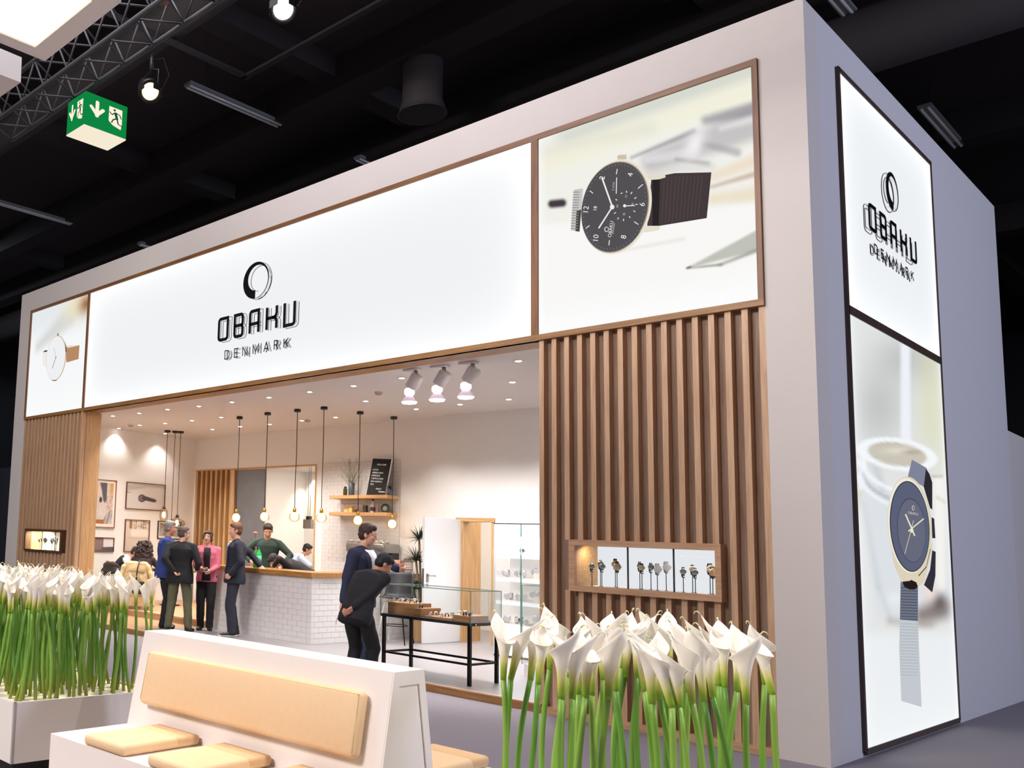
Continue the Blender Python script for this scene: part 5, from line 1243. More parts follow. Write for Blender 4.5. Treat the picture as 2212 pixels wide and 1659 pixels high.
        ellp(hb, hc+HZ*.0*s-HY*.05*s, (HX, HY, HZ), (.13*s, .12*s, .15*s)); ellp(hb, hc-HZ*.16*s-HY*.09*s, (HX, HY, HZ), (.17*s, .10*s, .16*s))
        for k in range(260):
            a = rr.uniform(0, 2*PI); zz = rr.uniform(-.32, .15); rad = .12*math.sqrt(max(.05, 1-((zz+.08)/.27)**2))*1.25
            ellp(hb, hc+HX*math.cos(a)*rad*1.2*s+HY*(math.sin(a)*rad*.9-.06-(.05 if math.sin(a) > .3 and zz < .04 else 0))*s+HZ*zz*s, (HX, HY, HZ), [rr.uniform(.018, .03)*s]*3, 8, 6)
        nz_ = .012
    if hair != 'none': weld('hair', hb, HM, root, .007, 1, noise=nz_, nscale=55)
    if beard:
        bb = MB(); ellp(bb, hc-HZ*.075*s+HY*.045*s, (HX, HY, HZ), (.058*s, .050*s, .040*s)); weld('beard', bb, mat('hair_'+beard, beard, .8, vary=.25), root, .007, 1)
    # trousers
    tb = MB(); loft(tb, [sec(-.11, .13, .10), sec(-.06, .165, .122), sec(.0, .175*w, .128), sec(.08, .158*w, .116)])
    for i in (0, 1):
        hp_, k_, an = legs[i]; capsule(tb, hp_, k_, .100*s, .080*s, 14); capsule(tb, k_, an+Vector((0, 0, .02*s)), .079*s, .066*s, 14)
        dd = (an-k_).normalized(); capsule(tb, an-dd*.10*s, an+dd*.01*s, .066*s, .068*s, 14)
    weld('trousers', tb, mat('cloth_'+trousers, trousers, .85, vary=.12, scale=12), root, .011, 2, noise=.007, nscale=11)
    # shoes
    for i in (0, 1):
        an = legs[i][2]; fwd = rotz((0, 1, 0), toes[i]); rgt = fwd.cross(Vector((0, 0, 1))); g = an-Vector((0, 0, .085*s)) if not sit else an-Vector((0, 0, .085*s))
        sbm = MB(); zz = Vector((0, 0, 1))
        loft(sbm, [(g+fwd*f_*s+zz*hh*s, rgt, zz, rx*s, rz*s) for f_, hh, rx, rz in ((-.075, .05, .025, .03), (-.06, .052, .038, .05), (0, .055, .042, .053), (.06, .042, .045, .042), (.12, .032, .05, .032), (.17, .026, .044, .026), (.195, .022, .02, .016))], 16)
        capsule(sbm, g+zz*.06*s, g+zz*.10*s, .045*s, .045*s, 12)
        so = weld('shoe', sbm, mat('shoe_'+shoe, shoe, .4), root, .009, 1)
        if sole:
            q_ = MB(); loft(q_, [(g+fwd*f_*s+zz*.012*s, rgt, zz, rx*s, .013*s) for f_, rx in ((-.085, .02), (-.07, .04), (0, .045), (.08, .05), (.14, .053), (.19, .042), (.21, .02))], 14); q_.obj('sole', mat('sole_'+sole, sole, .5), so)
            for k in range(3): MB().tube([g+fwd*(.05+.03*k)*s+rgt*.03*s+zz*(.088-.012*k)*s, g+fwd*(.05+.03*k)*s+zz*(.096-.013*k)*s, g+fwd*(.05+.03*k)*s-rgt*.03*s+zz*(.088-.012*k)*s], .004*s, n=5).obj('lace', mat('sole_'+sole, sole, .5), so)
    # upper garment
    def torso(grow, hem_, top_=.515, sleeves=True, full=True, kk=1.0):
        t_ = MB(); g = grow
        ss_ = []
        if hem_ < -.05: ss_ += [sec(hem_, .172*w+g*1.3, .128+g*1.2), sec(hem_*.5, .176*w+g*1.2, .132+g*1.1)]
        ss_ += [sec(.0, .170*w+g, .124+g), sec(.10, .152*w+g, .110+g), sec(.2, .146*w+g, .106+g), sec(.32, .168*w+g, .118+g), sec(.42, .176*w+g, .118+g), sec(.475, .142*w+g, .096+g), sec(top_, .075+g*.6, .068+g*.6)]
        loft(t_, ss_, 24)
        if female: ellp(t_, S_(sp(.32)[0]+fw2*.07-rt2*.07), (rt2, fw2, up2), [.065*s+g*.5]*3); ellp(t_, S_(sp(.32)[0]+fw2*.07+rt2*.07), (rt2, fw2, up2), [.065*s+g*.5]*3)
        if sleeves:
            for i in (0, 1):
                capsule(t_, S_(sp(.508)[0]), shl[i], (.048+g)*s, (.060+g)*s, 14)
                a, e_, wst = arms[i]; capsule(t_, a, e_, (.062+g)*s, (.050+g)*s, 14); dd = (wst-e_).normalized(); capsule(t_, e_, wst-dd*(.018*s if full else .12*s), (.044+g)*s, (.034+g)*s, 14)
                ellp(t_, a-Vector((0, 0, .008*s)), (rt2, fw2, up2), [(.060+g)*s]*3)
        return t_
    gw = .014 if top == 'jacket' else .007
    CM = mat('cloth_'+topc, topc, .85, vary=.10, scale=14)
    tor = weld('jacket' if top in ('jacket', 'coat') else ('blouse' if female else 'sweater'), torso(gw, hem), CM, root, .0105, 2, noise=.006, nscale=9)
    def patch(name, pts, m, off, thick=.004):
        """cloth panel lying on the chest: pts = (height on spine, half-width left, half-width right)"""
        q_ = MB(); N = 6
        def P_(hh, xx):
            c, r_, f_ = sp(hh); tab = [(-.16, .190, .146), (0, .184, .138), (.1, .166, .124), (.2, .160, .120), (.32, .182, .132), (.42, .190, .132), (.475, .156, .110), (.53, .085, .078)]
            for (h0, x0_, y0_), (h1, x1_, y1_) in zip(tab, tab[1:]):
                if hh <= h1: break
            k = max(0, min(1, (hh-h0)/(h1-h0))); rx, ry = (x0_+(x1_-x0_)*k)*w, y0_+(y1_-y0_)*k
            if top != 'jacket': rx -= .007; ry -= .007
            if female and .24 < hh < .40: ry += .018
            yy = ry*math.sqrt(max(.02, 1-(xx/rx)**2)); return S_(c+r_*xx*bulk+f_*(yy*bulk+off))
        vs, fs = [], []
        for hh, xl, xr in pts:
            for k in range(N+1): vs.append(P_(hh, xl+(xr-xl)*k/N))
        for j in range(len(pts)-1):
            for k in range(N): a = j*(N+1)+k; fs.append((a, a+1, a+N+2, a+N+1))
        q_.add(vs, fs, True); o = q_.obj(name, m, root); md = o.modifiers.new('t', 'SOLIDIFY'); md.thickness = thick; md.offset = 1
        return o
    if shirt:
        lo, wd = shirtv; SM = mat('cloth_'+shirt, shirt, .8, vary=.04)
        patch('shirt_front', [(lo+(.515-lo)*k/8, -wd*(k/8)**.7-.006, wd*(k/8)**.7+.006) for k in range(9)], SM, .002)
        cb = MB(); c0 = S_(sp(.51)[0]); n_k = 22
        for k in range(n_k):
            A = [2*PI*k/n_k, 2*PI*(k+1)/n_k]
            for_ = [c0+rt2*math.cos(a)*.072*s+fw2*(math.sin(a)*.068-.004)*s-up2*(.012+.022*max(0, math.sin(a)))*s for a in A]; tp_ = [p+up2*.042*s-(rt2*math.cos(a)+fw2*math.sin(a))*.010*s for p, a in zip(for_, A)]
            o_ = [(rt2*math.cos(a)+fw2*math.sin(a))*.005*s for a in A]
            cb.hexa([for_[0], for_[1], for_[1]+o_[1], for_[0]+o_[0], tp_[0], tp_[1], tp_[1]+o_[1], tp_[0]+o_[0]])
        cb.obj('collar', SM, root)
        if top == 'jacket':
            for k in (-1, 1): patch('lapel', [(lo+(.49-lo)*j/6, k*(wd*(j/6)**.7+.004), k*(wd*(j/6)**.7+.008+.045*min(1, j/4)*(1 if j < 6 else .7))) for j in range(7)], CM, .006, .005)
    if vest: weld('waistcoat', torso(.016, -.06, .49, sleeves=False), mat('cloth_'+vest, vest, .8, vary=.1), root, .0105, 2)
    if tie: patch('tie', [(.16+.34*k/6, -.022+.010*(k/6), .022-.010*(k/6)) for k in range(7)], mat('cloth_'+tie, tie, .6), .009)
    if headpx:
        hw = Vector((x, y, z))+Matrix.Rotation(R(face), 3, 'Z') @ (hc+HZ*.0*s); t_ = ony(headpx[0], headpx[1], hw.y); root.location.x += t_.x-hw.x
        v = hw+Vector((t_.x-hw.x, 0, 0))-CAMP; zz = v.dot(CD); print('HEAD', label[:30], 'dx', round(t_.x-hw.x, 2), 'py', round(829.5+CY-FOC*v.dot(CU)/zz), 'want', headpx[1])
    bpy.context.view_layer.update()
    return dict(root=root, hc=hc, HX=HX, HY=HY, HZ=HZ, s=s, arms=arms, patch=patch, sp=sp, S=S_)
def wpt(P, v):   # local point of a person -> world
    return P['root'].matrix_basis @ Vector(v)
# facing: 0 looks along +y (into the stand), 90 looks along -x, 180 looks out of the stand
# tall man in the blue blazer, pointing to the right
P = person('tall man in blue blazer and jeans pointing to the right, phone in his other hand', -4.72, -.20, 0, -76, 1.88, lean=2, bend=3, headpx=(795, 1153),
           hands=((.10, .58, 1.24), (.29, -.05, .86)), elb=((-.6, 0, -1), (.5, -1, 0)), fingers=(('point', (.05, 1, .05)), 'grip'), head=(14, -10, 0), hair='short', hairc='#3b2622', top='jacket', topc='#262b45', hem=-.13, shirt='#f1eef2', shirtv=(.14, .075), trousers='#33415f', shoe='#1a191c', feet=((-.11, -.03, 0), (.10, .06, 0)), bulk=1.06)
a, e_, wst = P['arms'][1]; d = (wst-e_).normalized()
ph = MB().box(-.006, -.012, -.075, .006, .06, .05, bev=.004).obj('smartphone', mat('phone_white', '#e8e6e8', .3), None)
tag(ph, 'white smartphone held low by the man in the blue blazer', 'phone'); ph.location = wpt(P, wst+d*.085*P['s']+Vector((-.012, .03, 0))); ph.rotation_euler = (R(25), 0, R(-68))
kk = thing('keys', 'small bunch of keys on a strap hanging below the smartphone', 'keys', wpt(P, wst+d*.15*P['s']))
MB().tube([(0, 0, .03), (-.02, -.01, -.01), (-.05, -.02, -.06), (-.06, -.02, -.12)], .003, n=5).obj('strap', BLK, kk)
for k in range(3): MB().lathe([(.008, -.002), (.016, 0), (.008, .002)], (.02+.022*k, -.02, -.01-.008*(k % 2)), n=12, axis=(.3, -1, .2)).obj('key', CHR, kk)
# bending man beside him
person('man in black suit bending over the glass table, hands clasped behind his back', -4.15, -.80, 0, 4, 1.72, bulk=.93, lean=26, bend=16, headpx=(829, 1204), pelvis=(0, -.10, .91), hands=((-.06, -.26, .90), (.05, -.29, .92)), elb=((-.7, -.3, -.6), (.7, -.3, -.6)), fingers=('grip', 'grip'),
       head=(-34, -40, 0), hair='short', hairc='#1a171d', skin=SKIN2, top='jacket', topc='#161318', hem=-.16, trousers='#151318', feet=((-.11, -.10, 0), (.10, -.02, 0)), shoe='#121114')
# group at the bar
person('grey-haired man in bright blue fleece and black trousers, standing at the left of the group', -9.62, .62, F, -44, 1.80, lean=2, headpx=(368, 1143), hands=((-.2, .12, 1.02), (.2, .2, 1.0)), elb=((-.5, -1, -.5), (.5, -1, -.5)), head=(-8, -4, 0), hair='short', hairc='#8b867f', skin=SKIN2, top='sweater', topc='#2c3f7e', hem=-.14, trousers='#1a1a22', shoe='#15141a', bulk=1.08)
person('man seen from behind in black jacket and green trousers, hand behind his back', -9.17, .52, F, 38, 1.71, lean=1, headpx=(397, 1160), hands=((-.06, -.20, 1.0), (.25, .16, 1.05)), elb=((-.7, -.8, -.2), (.5, -.6, -.6)), fingers=('grip', 'relax'), head=(-48, -4, 0), hair='crop', hairc='#5b4c44', top='jacket', topc='#18171b', hem=-.15, trousers='#626148', shoe='#2a2522', feet=((-.17, 0, 0), (.17, .02, 0)), toes=(14, -14), bulk=1.08)
Pk = person('woman in pink cardigan over black clothes, facing the camera and holding a slip of paper', -9.85, 1.15, F, 226, 1.66, headpx=(449, 1166), hands=((-.08, .27, 1.05), (.10, .28, 1.08)), elb=((-.5, -.9, -.6), (.5, -.9, -.6)), head=(-12, 2, 0), hair='updo', hairc='#3f2a24', female=True, top='sweater', topc='#cf6a7e', hem=-.10, trousers='#1d191d', shoe='#1b181a', feet=((-.08, 0, 0), (.08, .02, 0)))
Pk['patch']('black_top', [(-.08, -.07, .07), (.05, -.06, .06), (.2, -.045, .045), (.32, -.05, .05), (.42, -.055, .055), (.50, -.05, .05)], mat('cloth_black', '#1b171b', .85), .004)
pp_ = MB().box(-.05, -.03, 0, .05, .04, .003).obj('paper_slip', mat('paper', '#efeae6', .7), None); tag(pp_, 'white slip of paper in the hands of the woman in pink', 'paper', loc=wpt(Pk, Pk['S']((.01, .36, 1.08))), rot=(R(35), R(10), R(226)))
person('man in navy blazer and sneakers leaning on the bar, hand in pocket', -8.55, .98, F, 146, 1.80, lean=-2, side=0, headpx=(509, 1146), hands=((-.25, .10, .96), ('w', (-8.42, 1.40, 1.22))), elb=((-1, -.9, 0), (.8, -.5, .4)), fingers=('grip', 'relax'), head=(-2, -2, 0), hair='short', hairc='#6f4632', top='jacket', topc='#20212f', hem=-.14, shirt='#b9c2cc', shirtv=(.02, .05), trousers='#2c2e38', shoe='#2a2a2b', sole='#e9e5e1', feet=((-.07, .03, 0), (.08, -.04, 0)), bulk=1.02)
# behind the bar
person('barman in dark green sweater looking down, standing behind the bar', -9.28, 2.62, F, 222, 1.86, lean=4, headpx=(579, 1141), hands=((-.30, .28, 1.05), (.26, .30, 1.10)), elb=((-1, -.3, 0), (1, -.3, 0)), head=(6, -24, 0), hair='short', hairc='#2c211c', top='sweater', topc='#26382f', hem=-.06, trousers='#25252c')
person('man in black jumper and pale tie bowing low behind the bar', -8.30, 2.9, F, 140, 1.76, headpx=(594, 1196), lean=56, bend=16, pelvis=(0, -.10, .92), hands=((-.18, .55, 1.10), (.18, .50, 1.10)), elb=((-1, 0, .6), (1, 0, .6)), head=(0, -58, 0), hair='short', hairc='#2b2120', skin=SKIN2, top='sweater', topc='#221c20', hem=-.05, tie='#c9b58a', trousers='#202026', feet=((-.12, -.05, 0), (.12, .02, 0)))
# people seated at the left
shell_chair(-13.15, 2.05, .21, R(-45), 'dark brown chair of the seated man in the waistcoat', mat('chair_brown', '#3a2a24', .6))
person('seated man in black waistcoat and white shirt, leaning forward over the table', -13.1, 2.12, .21, -45, 1.74, headpx=(293, 1184), lean=32, bend=12, pelvis=(0, -.04, .54), feet=((-.12, .42, 0), (.12, .40, 0)), knee=((0, 1, 1), (0, 1, 1)), hands=((-.14, .42, .78), (.14, .42, .78)), elb=((-1, -.5, 0), (1, -.5, 0)), head=(0, -38, 0), hair='short', hairc='#241c1a', skin=SKIN2, top='sweater', topc='#d9d8de', hem=-.04, vest='#1c191d', trousers='#1f1d22', sit=True)
shell_chair(-12.02, 1.72, .21, R(45), 'pale cream shell chair under the beige trench coat', mat('shell_cream', '#d8ccb4', .5))
person('seated woman with big curly dark hair, seen from behind in a dark top', -12.1, 1.85, .21, 45, 1.68, lean=12, bend=6, headpx=(312, 1197), pelvis=(0, -.04, .54), feet=((-.10, .40, 0), (.10, .42, 0)), knee=((0, 1, 1), (0, 1, 1)), hands=((-.16, .40, .76), (.20, .38, .76)), elb=((-1, -.5, -.5), (1, -.5, -.5)), head=(0, -8, 0), hair='curly', hairc='#2c1a19', female=True, top='sweater', topc='#2a1d20', hem=-.05, trousers='#26222a', sit=True)
person('man in pale blue shirt bent over a table in the back room', -11.0, 5.4, F, -42, 1.74, headpx=(664, 1180), lean=30, bend=14, pelvis=(0, -.05, .86), hands=((-.15, .55, .95), (.15, .55, .95)), elb=((-1, 0, 0), (1, 0, 0)), head=(0, -25, 0), hair='short', hairc='#241e1e', skin=SKIN2, top='sweater', topc='#b4c2da', hem=-.04, trousers='#23232b')
# trench coat and bags on the chairs
tc_ = thing('trench_coat', 'beige trench coat hung over the back of the cream chair', 'coat', (-11.84, 1.50, .21), R(45))
b = MB(); ss_ = []
for z_, rx, ry, yo in ((.06, .34, .10, -.06), (.30, .31, .09, -.05), (.55, .28, .085, -.03), (.75, .25, .08, -.01), (.88, .23, .075, .0), (.905, .21, .05, .01)): ss_.append((Vector((0, yo, z_)), Vector((1, 0, 0)), Vector((0, 1, 0)), rx, ry))
loft(b, ss_, 26, p=2.8); weld('coat_body', b, mat('trench_beige', '#c4ab80', .85, vary=.08), tc_, .012, 1, noise=.022, nscale=8)
MB().box(-.16, -.105, .70, .17, -.085, .74, bev=.004).obj('back_flap', mat('trench_seam', '#a98f66', .85), tc_)
b = MB(); capsule(b, (.24, -.06, .82), (.36, -.10, .40), .05, .045); capsule(b, (.36, -.10, .40), (.36, -.12, .1), .045, .05); weld('sleeve', b, mat('trench_beige', '#c4ab80', .85, vary=.08), tc_, .012, 1, noise=.012, nscale=12)
b = MB(); capsule(b, (-.24, -.06, .80), (-.33, -.10, .35), .05, .045); weld('sleeve', b, mat('trench_beige', '#c4ab80', .85, vary=.08), tc_, .012, 1, noise=.012, nscale=12)
sb_ = thing('shoulder_bag', 'small black shoulder bag hanging from a strap on the trench coat', 'bag', (-11.60, 1.40, .21), R(45))
b = MB(); loft(b, [(Vector((0, 0, z_)), Vector((1, 0, 0)), Vector((0, 1, 0)), rx, .05) for z_, rx in ((.30, .11), (.34, .14), (.48, .13), (.54, .10))], 18, 3); weld('bag_body', b, mat('bag_black', '#1d1b1f', .5), sb_, .01, 1)
MB().tube([(-.06, .02, .52), (-.05, .03, .75), (-.03, .12, .93), (-.02, .2, .93)], .014, n=6).obj('strap', BLKP, sb_)
hb_ = thing('handbag', 'large slouchy black handbag on the chair back at the far left', 'bag', (-12.70, 1.50, .21), R(20))
b = MB(); loft(b, [(Vector((0, 0, z_)), Vector((1, 0, 0)), Vector((0, 1, 0)), rx, ry) for z_, rx, ry in ((.52, .16, .08), (.56, .24, .10), (.68, .25, .10), (.76, .19, .07))], 22, 2.5); weld('bag_body', b, mat('bag_grey', '#2b2a2c', .7), hb_, .012, 1, noise=.03, nscale=11)
MB().tube([(-.14, 0, .72), (-.12, -.02, .84), (.05, -.02, .86), (.14, 0, .72)], .011, n=6).obj('strap', BLKP, hb_)
shell_chair(-12.78, 1.72, .21, R(20), 'dark wooden chair holding the black handbag', mat('chair_brown', '#3a2a24', .6))
# ------------------------------------------------------------------ bench in the aisle (double sided)
BA = R(3.3)
bench = thing('bench', 'white double-sided bench with tall tapering back, in the front aisle', 'bench', (-.298, -5.123, 0), BA)
# local: x from -1.945 (left end) to 0, y 0 at the front edge of the top
Lb = 1.945; tw2 = .252; ZT, ZS = 1.0, .42
WL_ = mat('bench_white', '#ebe3df', .4, vary=.01)
fy0, fy1 = -.11, tw2+.10          # foot of the tapering back at seat height
b = MB(); k0 = .42*.19
b.hexa([(-Lb, fy0-.07, .06), (0, fy0-.07, .06), (0, fy1+.07, .06), (-Lb, fy1+.07, .06), (-Lb, 0, ZT), (0, 0, ZT), (0, tw2, ZT), (-Lb, tw2, ZT)]); b.obj('back', WL_, bench)
b = MB(); b.hexa([(-Lb, -.69, .08), (0, -.69, .08), (0, -.1, .08), (-Lb, -.1, .08), (-Lb, -.69, ZS), (0, -.69, ZS), (0, -.08, ZS), (-Lb, -.08, ZS)]); b.obj('seat_base', WL_, bench)
b = MB(); b.hexa([(-Lb, tw2+.08, .08), (0, tw2+.08, .08), (0, tw2+.69, .08), (-Lb, tw2+.69, .08), (-Lb, tw2+.06, ZS), (0, tw2+.06, ZS), (0, tw2+.69, ZS), (-Lb, tw2+.69, ZS)]); b.obj('seat_base', WL_, bench)
MB().box(-Lb+.05, -.62, 0, -.05, tw2+.62, .08).obj('plinth', BLKP, bench)
# recessed panel in the end face
b = MB(); px_ = .001
def endq(z, k): # y range of the end face at height z, inset k
    f_ = (ZT-z)/(ZT-.06); return (0+(fy0-.07)*f_+k, tw2+(fy1+.07-tw2)*f_-k)
def strip(a, b_, c, d_): 
    m_ = MB(); m_.hexa([(px_, a[0], a[1]), (px_, b_[0], b_[1]), (px_, c[0], c[1]), (px_, d_[0], d_[1]), (px_+.008, a[0], a[1]), (px_+.008, b_[0], b_[1]), (px_+.008, c[0], c[1]), (px_+.008, d_[0], d_[1])]); return m_
zt_, zb_ = .93, .15; t0, t1 = endq(ZT, 0), endq(.08, 0); k = .055
o_t = endq(zt_, k); o_b = endq(zb_, k)
for q_ in ([(t0[0], ZT), (t0[1], ZT), (endq(zt_, 0)[1], zt_), (endq(zt_, 0)[0], zt_)], [(endq(zt_, 0)[0], zt_), (o_t[0], zt_), (o_b[0], zb_), (endq(zb_, 0)[0], zb_)], [(o_t[1], zt_), (endq(zt_, 0)[1], zt_), (endq(zb_, 0)[1], zb_), (o_b[1], zb_)], [(endq(zb_, 0)[0], zb_), (endq(zb_, 0)[1], zb_), (t1[1], .08), (t1[0], .08)]):
    strip(*q_).obj('end_panel_frame', WL_, bench)
CU_ = mat('cushion_beige', '#e2c29c', .85, vary=.04, scale=30, bump=.15, bscale=400); CU2 = mat('cushion_seam', '#d3af86', .85)
def cushion(x0, x1, y0, y1, z0, z1, label, cat='cushion', rot=None, loc=None, group='seat cushions on the white bench', band=True):
    t = thing('seat_cushion', label, cat, (0, 0, 0), 0, group)
    w, d, h_ = x1-x0, y1-y0, z1-z0
    bm = MB().box(-w/2, -d/2, 0, w/2, d/2, h_, bev=.022); o = bm.obj('cover', CU_, t)
    for p in o.data.polygons: p.use_smooth = True
    if band: MB().box(-w/2-.001, d*.16, .004, w/2+.001, d/2+.001, h_+.001, bev=.021).obj('band', CU2, t)
    p = bench.matrix_basis @ Vector(((x0+x1)/2, (y0+y1)/2, z0)); t.location = p; t.rotation_euler = (0, 0, BA)
    return t
bench.matrix_basis   # evaluated from location and rotation
for i, xc in enumerate((-1.43, -.86, -.29)):
    cushion(xc-.185, xc+.185, -.69, -.12, ZS, ZS+.062, '%s beige seat cushion on the near side of the white bench' % ('left', 'middle', 'right')[i])
for i, xc in enumerate((-1.43, -.86, -.20)):
    cushion(xc-.185, xc+.185, tw2+.12, tw2+.69, ZS, ZS+.062, '%s beige seat cushion on the far side of the white bench' % ('left', 'middle', 'right')[i])
# long back cushion: traced on the sloping front face of the back
n_f = Vector((0, -ZT+.06, (fy0-.07)*-1)).normalized(); sl_ = math.atan2(-(fy0-.07), ZT-.06)
bc = thing('back_cushion', 'long beige back cushion on the near face of the white bench', 'cushion', (0, 0, 0))
zc0, zc1 = .565, .885
o = MB().box(-.84, -.075, 0, .84, 0, (zc1-zc0)/math.cos(sl_), bev=.03).obj('cover', CU_, bc)
for p in o.data.polygons: p.use_smooth = True
f_ = (ZT-zc0)/(ZT-.06); bc.location = bench.matrix_basis @ Vector((-.955, (fy0-.07)*f_, zc0)); bc.rotation_euler = (-sl_, 0, BA)
pi_ = [(-.82, -.052, .02), (.82, -.052, .02), (.82, -.052, .32), (-.82, -.052, .32), (-.82, -.052, .02)]
MB().tube([(-.825, -.068, .03), (-.825, -.068, .305), (.825, -.068, .305), (.825, -.068, .03), (-.825, -.068, .03)], .004, n=6).obj('piping', CU2, bc)

# ------------------------------------------------------------------ planters
PB = mat('planter_white', '#e0dbd8', .5, vary=.01)
def planter(x0, x1, y0, y1, z0, z1, label, taper=.05, plinth=True):
    t = thing('planter', label, 'planter', ((x0+x1)/2, (y0+y1)/2, 0)); w, d = (x1-x0)/2, (y1-y0)/2; k = taper
    b = MB(); g = .02
    for (ax0, ay0, ax1, ay1) in ((-w, -d, w, -d+g), (-w, d-g, w, d), (-w, -d, -w+g, d), (w-g, -d, w, d)):
        b.hexa([(ax0*(1-k), ay0*(1-k), z0), (ax1*(1-k), ay0*(1-k), z0), (ax1*(1-k), ay1*(1-k), z0), (ax0*(1-k), ay1*(1-k), z0), (ax0, ay0, z1), (ax1, ay0, z1), (ax1, ay1, z1), (ax0, ay1, z1)])
    b.obj('tub', PB, t); MB().box(-w+g, -d+g, z1-.035, w-g, d-g, z1-.018).obj('perforated_plate', mat('plate_cream', '#efe6d2', .6), t)
    MB().box(-w*.8, -d*.8, z0, w*.8, d*.8, z0+.03).obj('underside', PB, t)
    if plinth: MB().box(-w*.85, -d*.85, 0, w*.85, d*.85, z0).obj('plinth', BLKP, t)
    return t
planter(-4.6, -2.79, -5.86, -4.70, .10, .495, 'white planter full of calla lilies, at the far left front', .02)
planter(.25, 1.95, -5.75, -4.55, .10, .495, 'white planter of tall calla lilies in front of the right slatted front', .02)
b2 = thing('bench', 'second white bench, its back just visible behind the left calla lilies', 'bench', (-4.86, -4.93, 0), BA)
b = MB(); b.hexa([(-2, -.2, .06), (0, -.2, .06), (0, .42, .06), (-2, .42, .06), (-1.9, 0, 1.0), (0, 0, 1.0), (0, .25, 1.0), (-1.9, .25, 1.0)]); b.obj('back', WL_, b2)
MB().box(-1.95, -.7, .1, 0, -.1, .42, bev=.005).obj('seat_base', WL_, b2); MB().box(-1.9, -.6, 0, -.05, .3, .1).obj('plinth', BLKP, b2)

# ------------------------------------------------------------------ calla lilies
SPM = vcol('spathe_petal', 'tint', .45, .25)
STM = vcol('lily_stem', 'tint', .4, .1)
def lily(seed, L_=.62):
    rnd = random.Random(seed); t = thing('calla_lily', '', 'flower', (0, 0, 0))
    bx, by = rnd.uniform(-.03, .03), rnd.uniform(-.03, .03); n = 9
    pts = [Vector((bx*math.sin(PI*k/8), by*math.sin(PI*k/8), L_*k/8)) for k in range(n)]
    b = MB(); b.tube(pts, [.0125, .0125, .0122, .012, .0116, .0112, .0108, .0105, .011], n=9)
    o = b.obj('stem', STM, t); ca = o.data.color_attributes.new('tint', 'FLOAT_COLOR', 'POINT')
    g0, g1 = lin('#98a03a'), lin(('#7dab42', '#8cb54c', '#689a3c')[seed % 3])
    for i, v in enumerate(o.data.vertices): ca.data[i].color = (*mixc(g0, g1, sst(0, .2, v.co.z)), 1)
    # spathe
    H_ = rnd.uniform(.20, .235); W_ = rnd.uniform(.024, .031); nu, nv = 26, 14; tipc = rnd.uniform(.5, 1.0); flare = rnd.uniform(.55, 1.0); rot = rnd.uniform(0, 2*PI); back = rnd.uniform(.25, .55)
    vs, fs, cs = [], [], []
    for j in range(nv+1):
        v = j/nv
        for i in range(nu+1):
            a = (i/nu*2-1)*PI*1.12; fr_ = (1+math.cos(a))/2       # 1 at the pointed front
            hgt = H_*v*(1-.30*(1-fr_)*v**1.5+.0*fr_)
            r_ = .0108+(W_*.50)*v**1.15+W_*.50*sst(.25, 1, v)**1.6
            r_ += flare*W_*.55*max(0, v-.72)/.28*(.35+.65*abs(math.sin(a*.5+.4)))
            if i == 0: r_ *= 1.0+.12*v
            px_ = math.cos(a)*r_; py_ = math.sin(a)*r_*(.92); z_ = hgt
            if v > .7:
                k = (v-.7)/.3; nar = fr_**9
                px_ += nar*k*k*.018*tipc; z_ += nar*k*k*(.03); py_ *= 1-nar*k*.75
                z_ -= (1-fr_)*k*k*.018*back*2
            py_ += .006*math.sin(a*3+seed)*v*v; px_ += .10*back*H_*v*v
            vs.append((px_, py_, z_)); 
            g = lin('#8fb52e'); y_ = lin('#e6e27a'); w_ = lin('#fffbf4')
            c = mixc(g, y_, sst(.06, .34, v+.04*math.sin(a*2))); c = mixc(c, w_, sst(.22, .60, v+.05*math.sin(a+1))); cs.append(c)
        # curl at the very tip
    for j in range(nv):
        for i in range(nu): k = j*(nu+1)+i; fs.append((k, k+1, k+nu+2, k+nu+1))
    cr, sr = math.cos(rot), math.sin(rot); tilt = rnd.uniform(.0, .22)
    def place(p):
        x_, y_, z_ = p; x2 = x_*math.cos(tilt)+z_*math.sin(tilt); z2 = z_*math.cos(tilt)-x_*math.sin(tilt)
        return (x2*cr-y_*sr, x2*sr+y_*cr, z2+L_-.004)
    me = bpy.data.meshes.new('spathe'); me.from_pydata([place(p) for p in vs], [], fs); ca = me.color_attributes.new('tint', 'FLOAT_COLOR', 'POINT')
    for i, c in enumerate(cs): ca.data[i].color = (*c, 1)
    for p in me.polygons: p.use_smooth = True
    so = link('spathe', me, SPM, t); md = so.modifiers.new('t', 'SOLIDIFY'); md.thickness = .0014; md.offset = 0
    ti = nv*(nu+1)+nu//2; tp_ = Vector(vs[ti]); tc2 = [tp_, tp_+Vector((.010, 0, .010)), tp_+Vector((.020, .002, .008)), tp_+Vector((.024, .004, -.002))]
    MB().tube([place(p) for p in tc2], [.003, .0022, .0016, .0008], n=6).obj('petal_tip', mat('petal_tip', '#e9e2a8', .5), so)
    MB().tube([place((0, 0, .02)), place((.004, 0, H_*.3)), place((.01, 0, H_*.62))], [.004, .0065, .004], n=8).obj('spadix', mat('spadix', '#e6b93a', .8), t)
    return t
protos = [lily(100+k) for k in range(10)]; pu = [False]*10
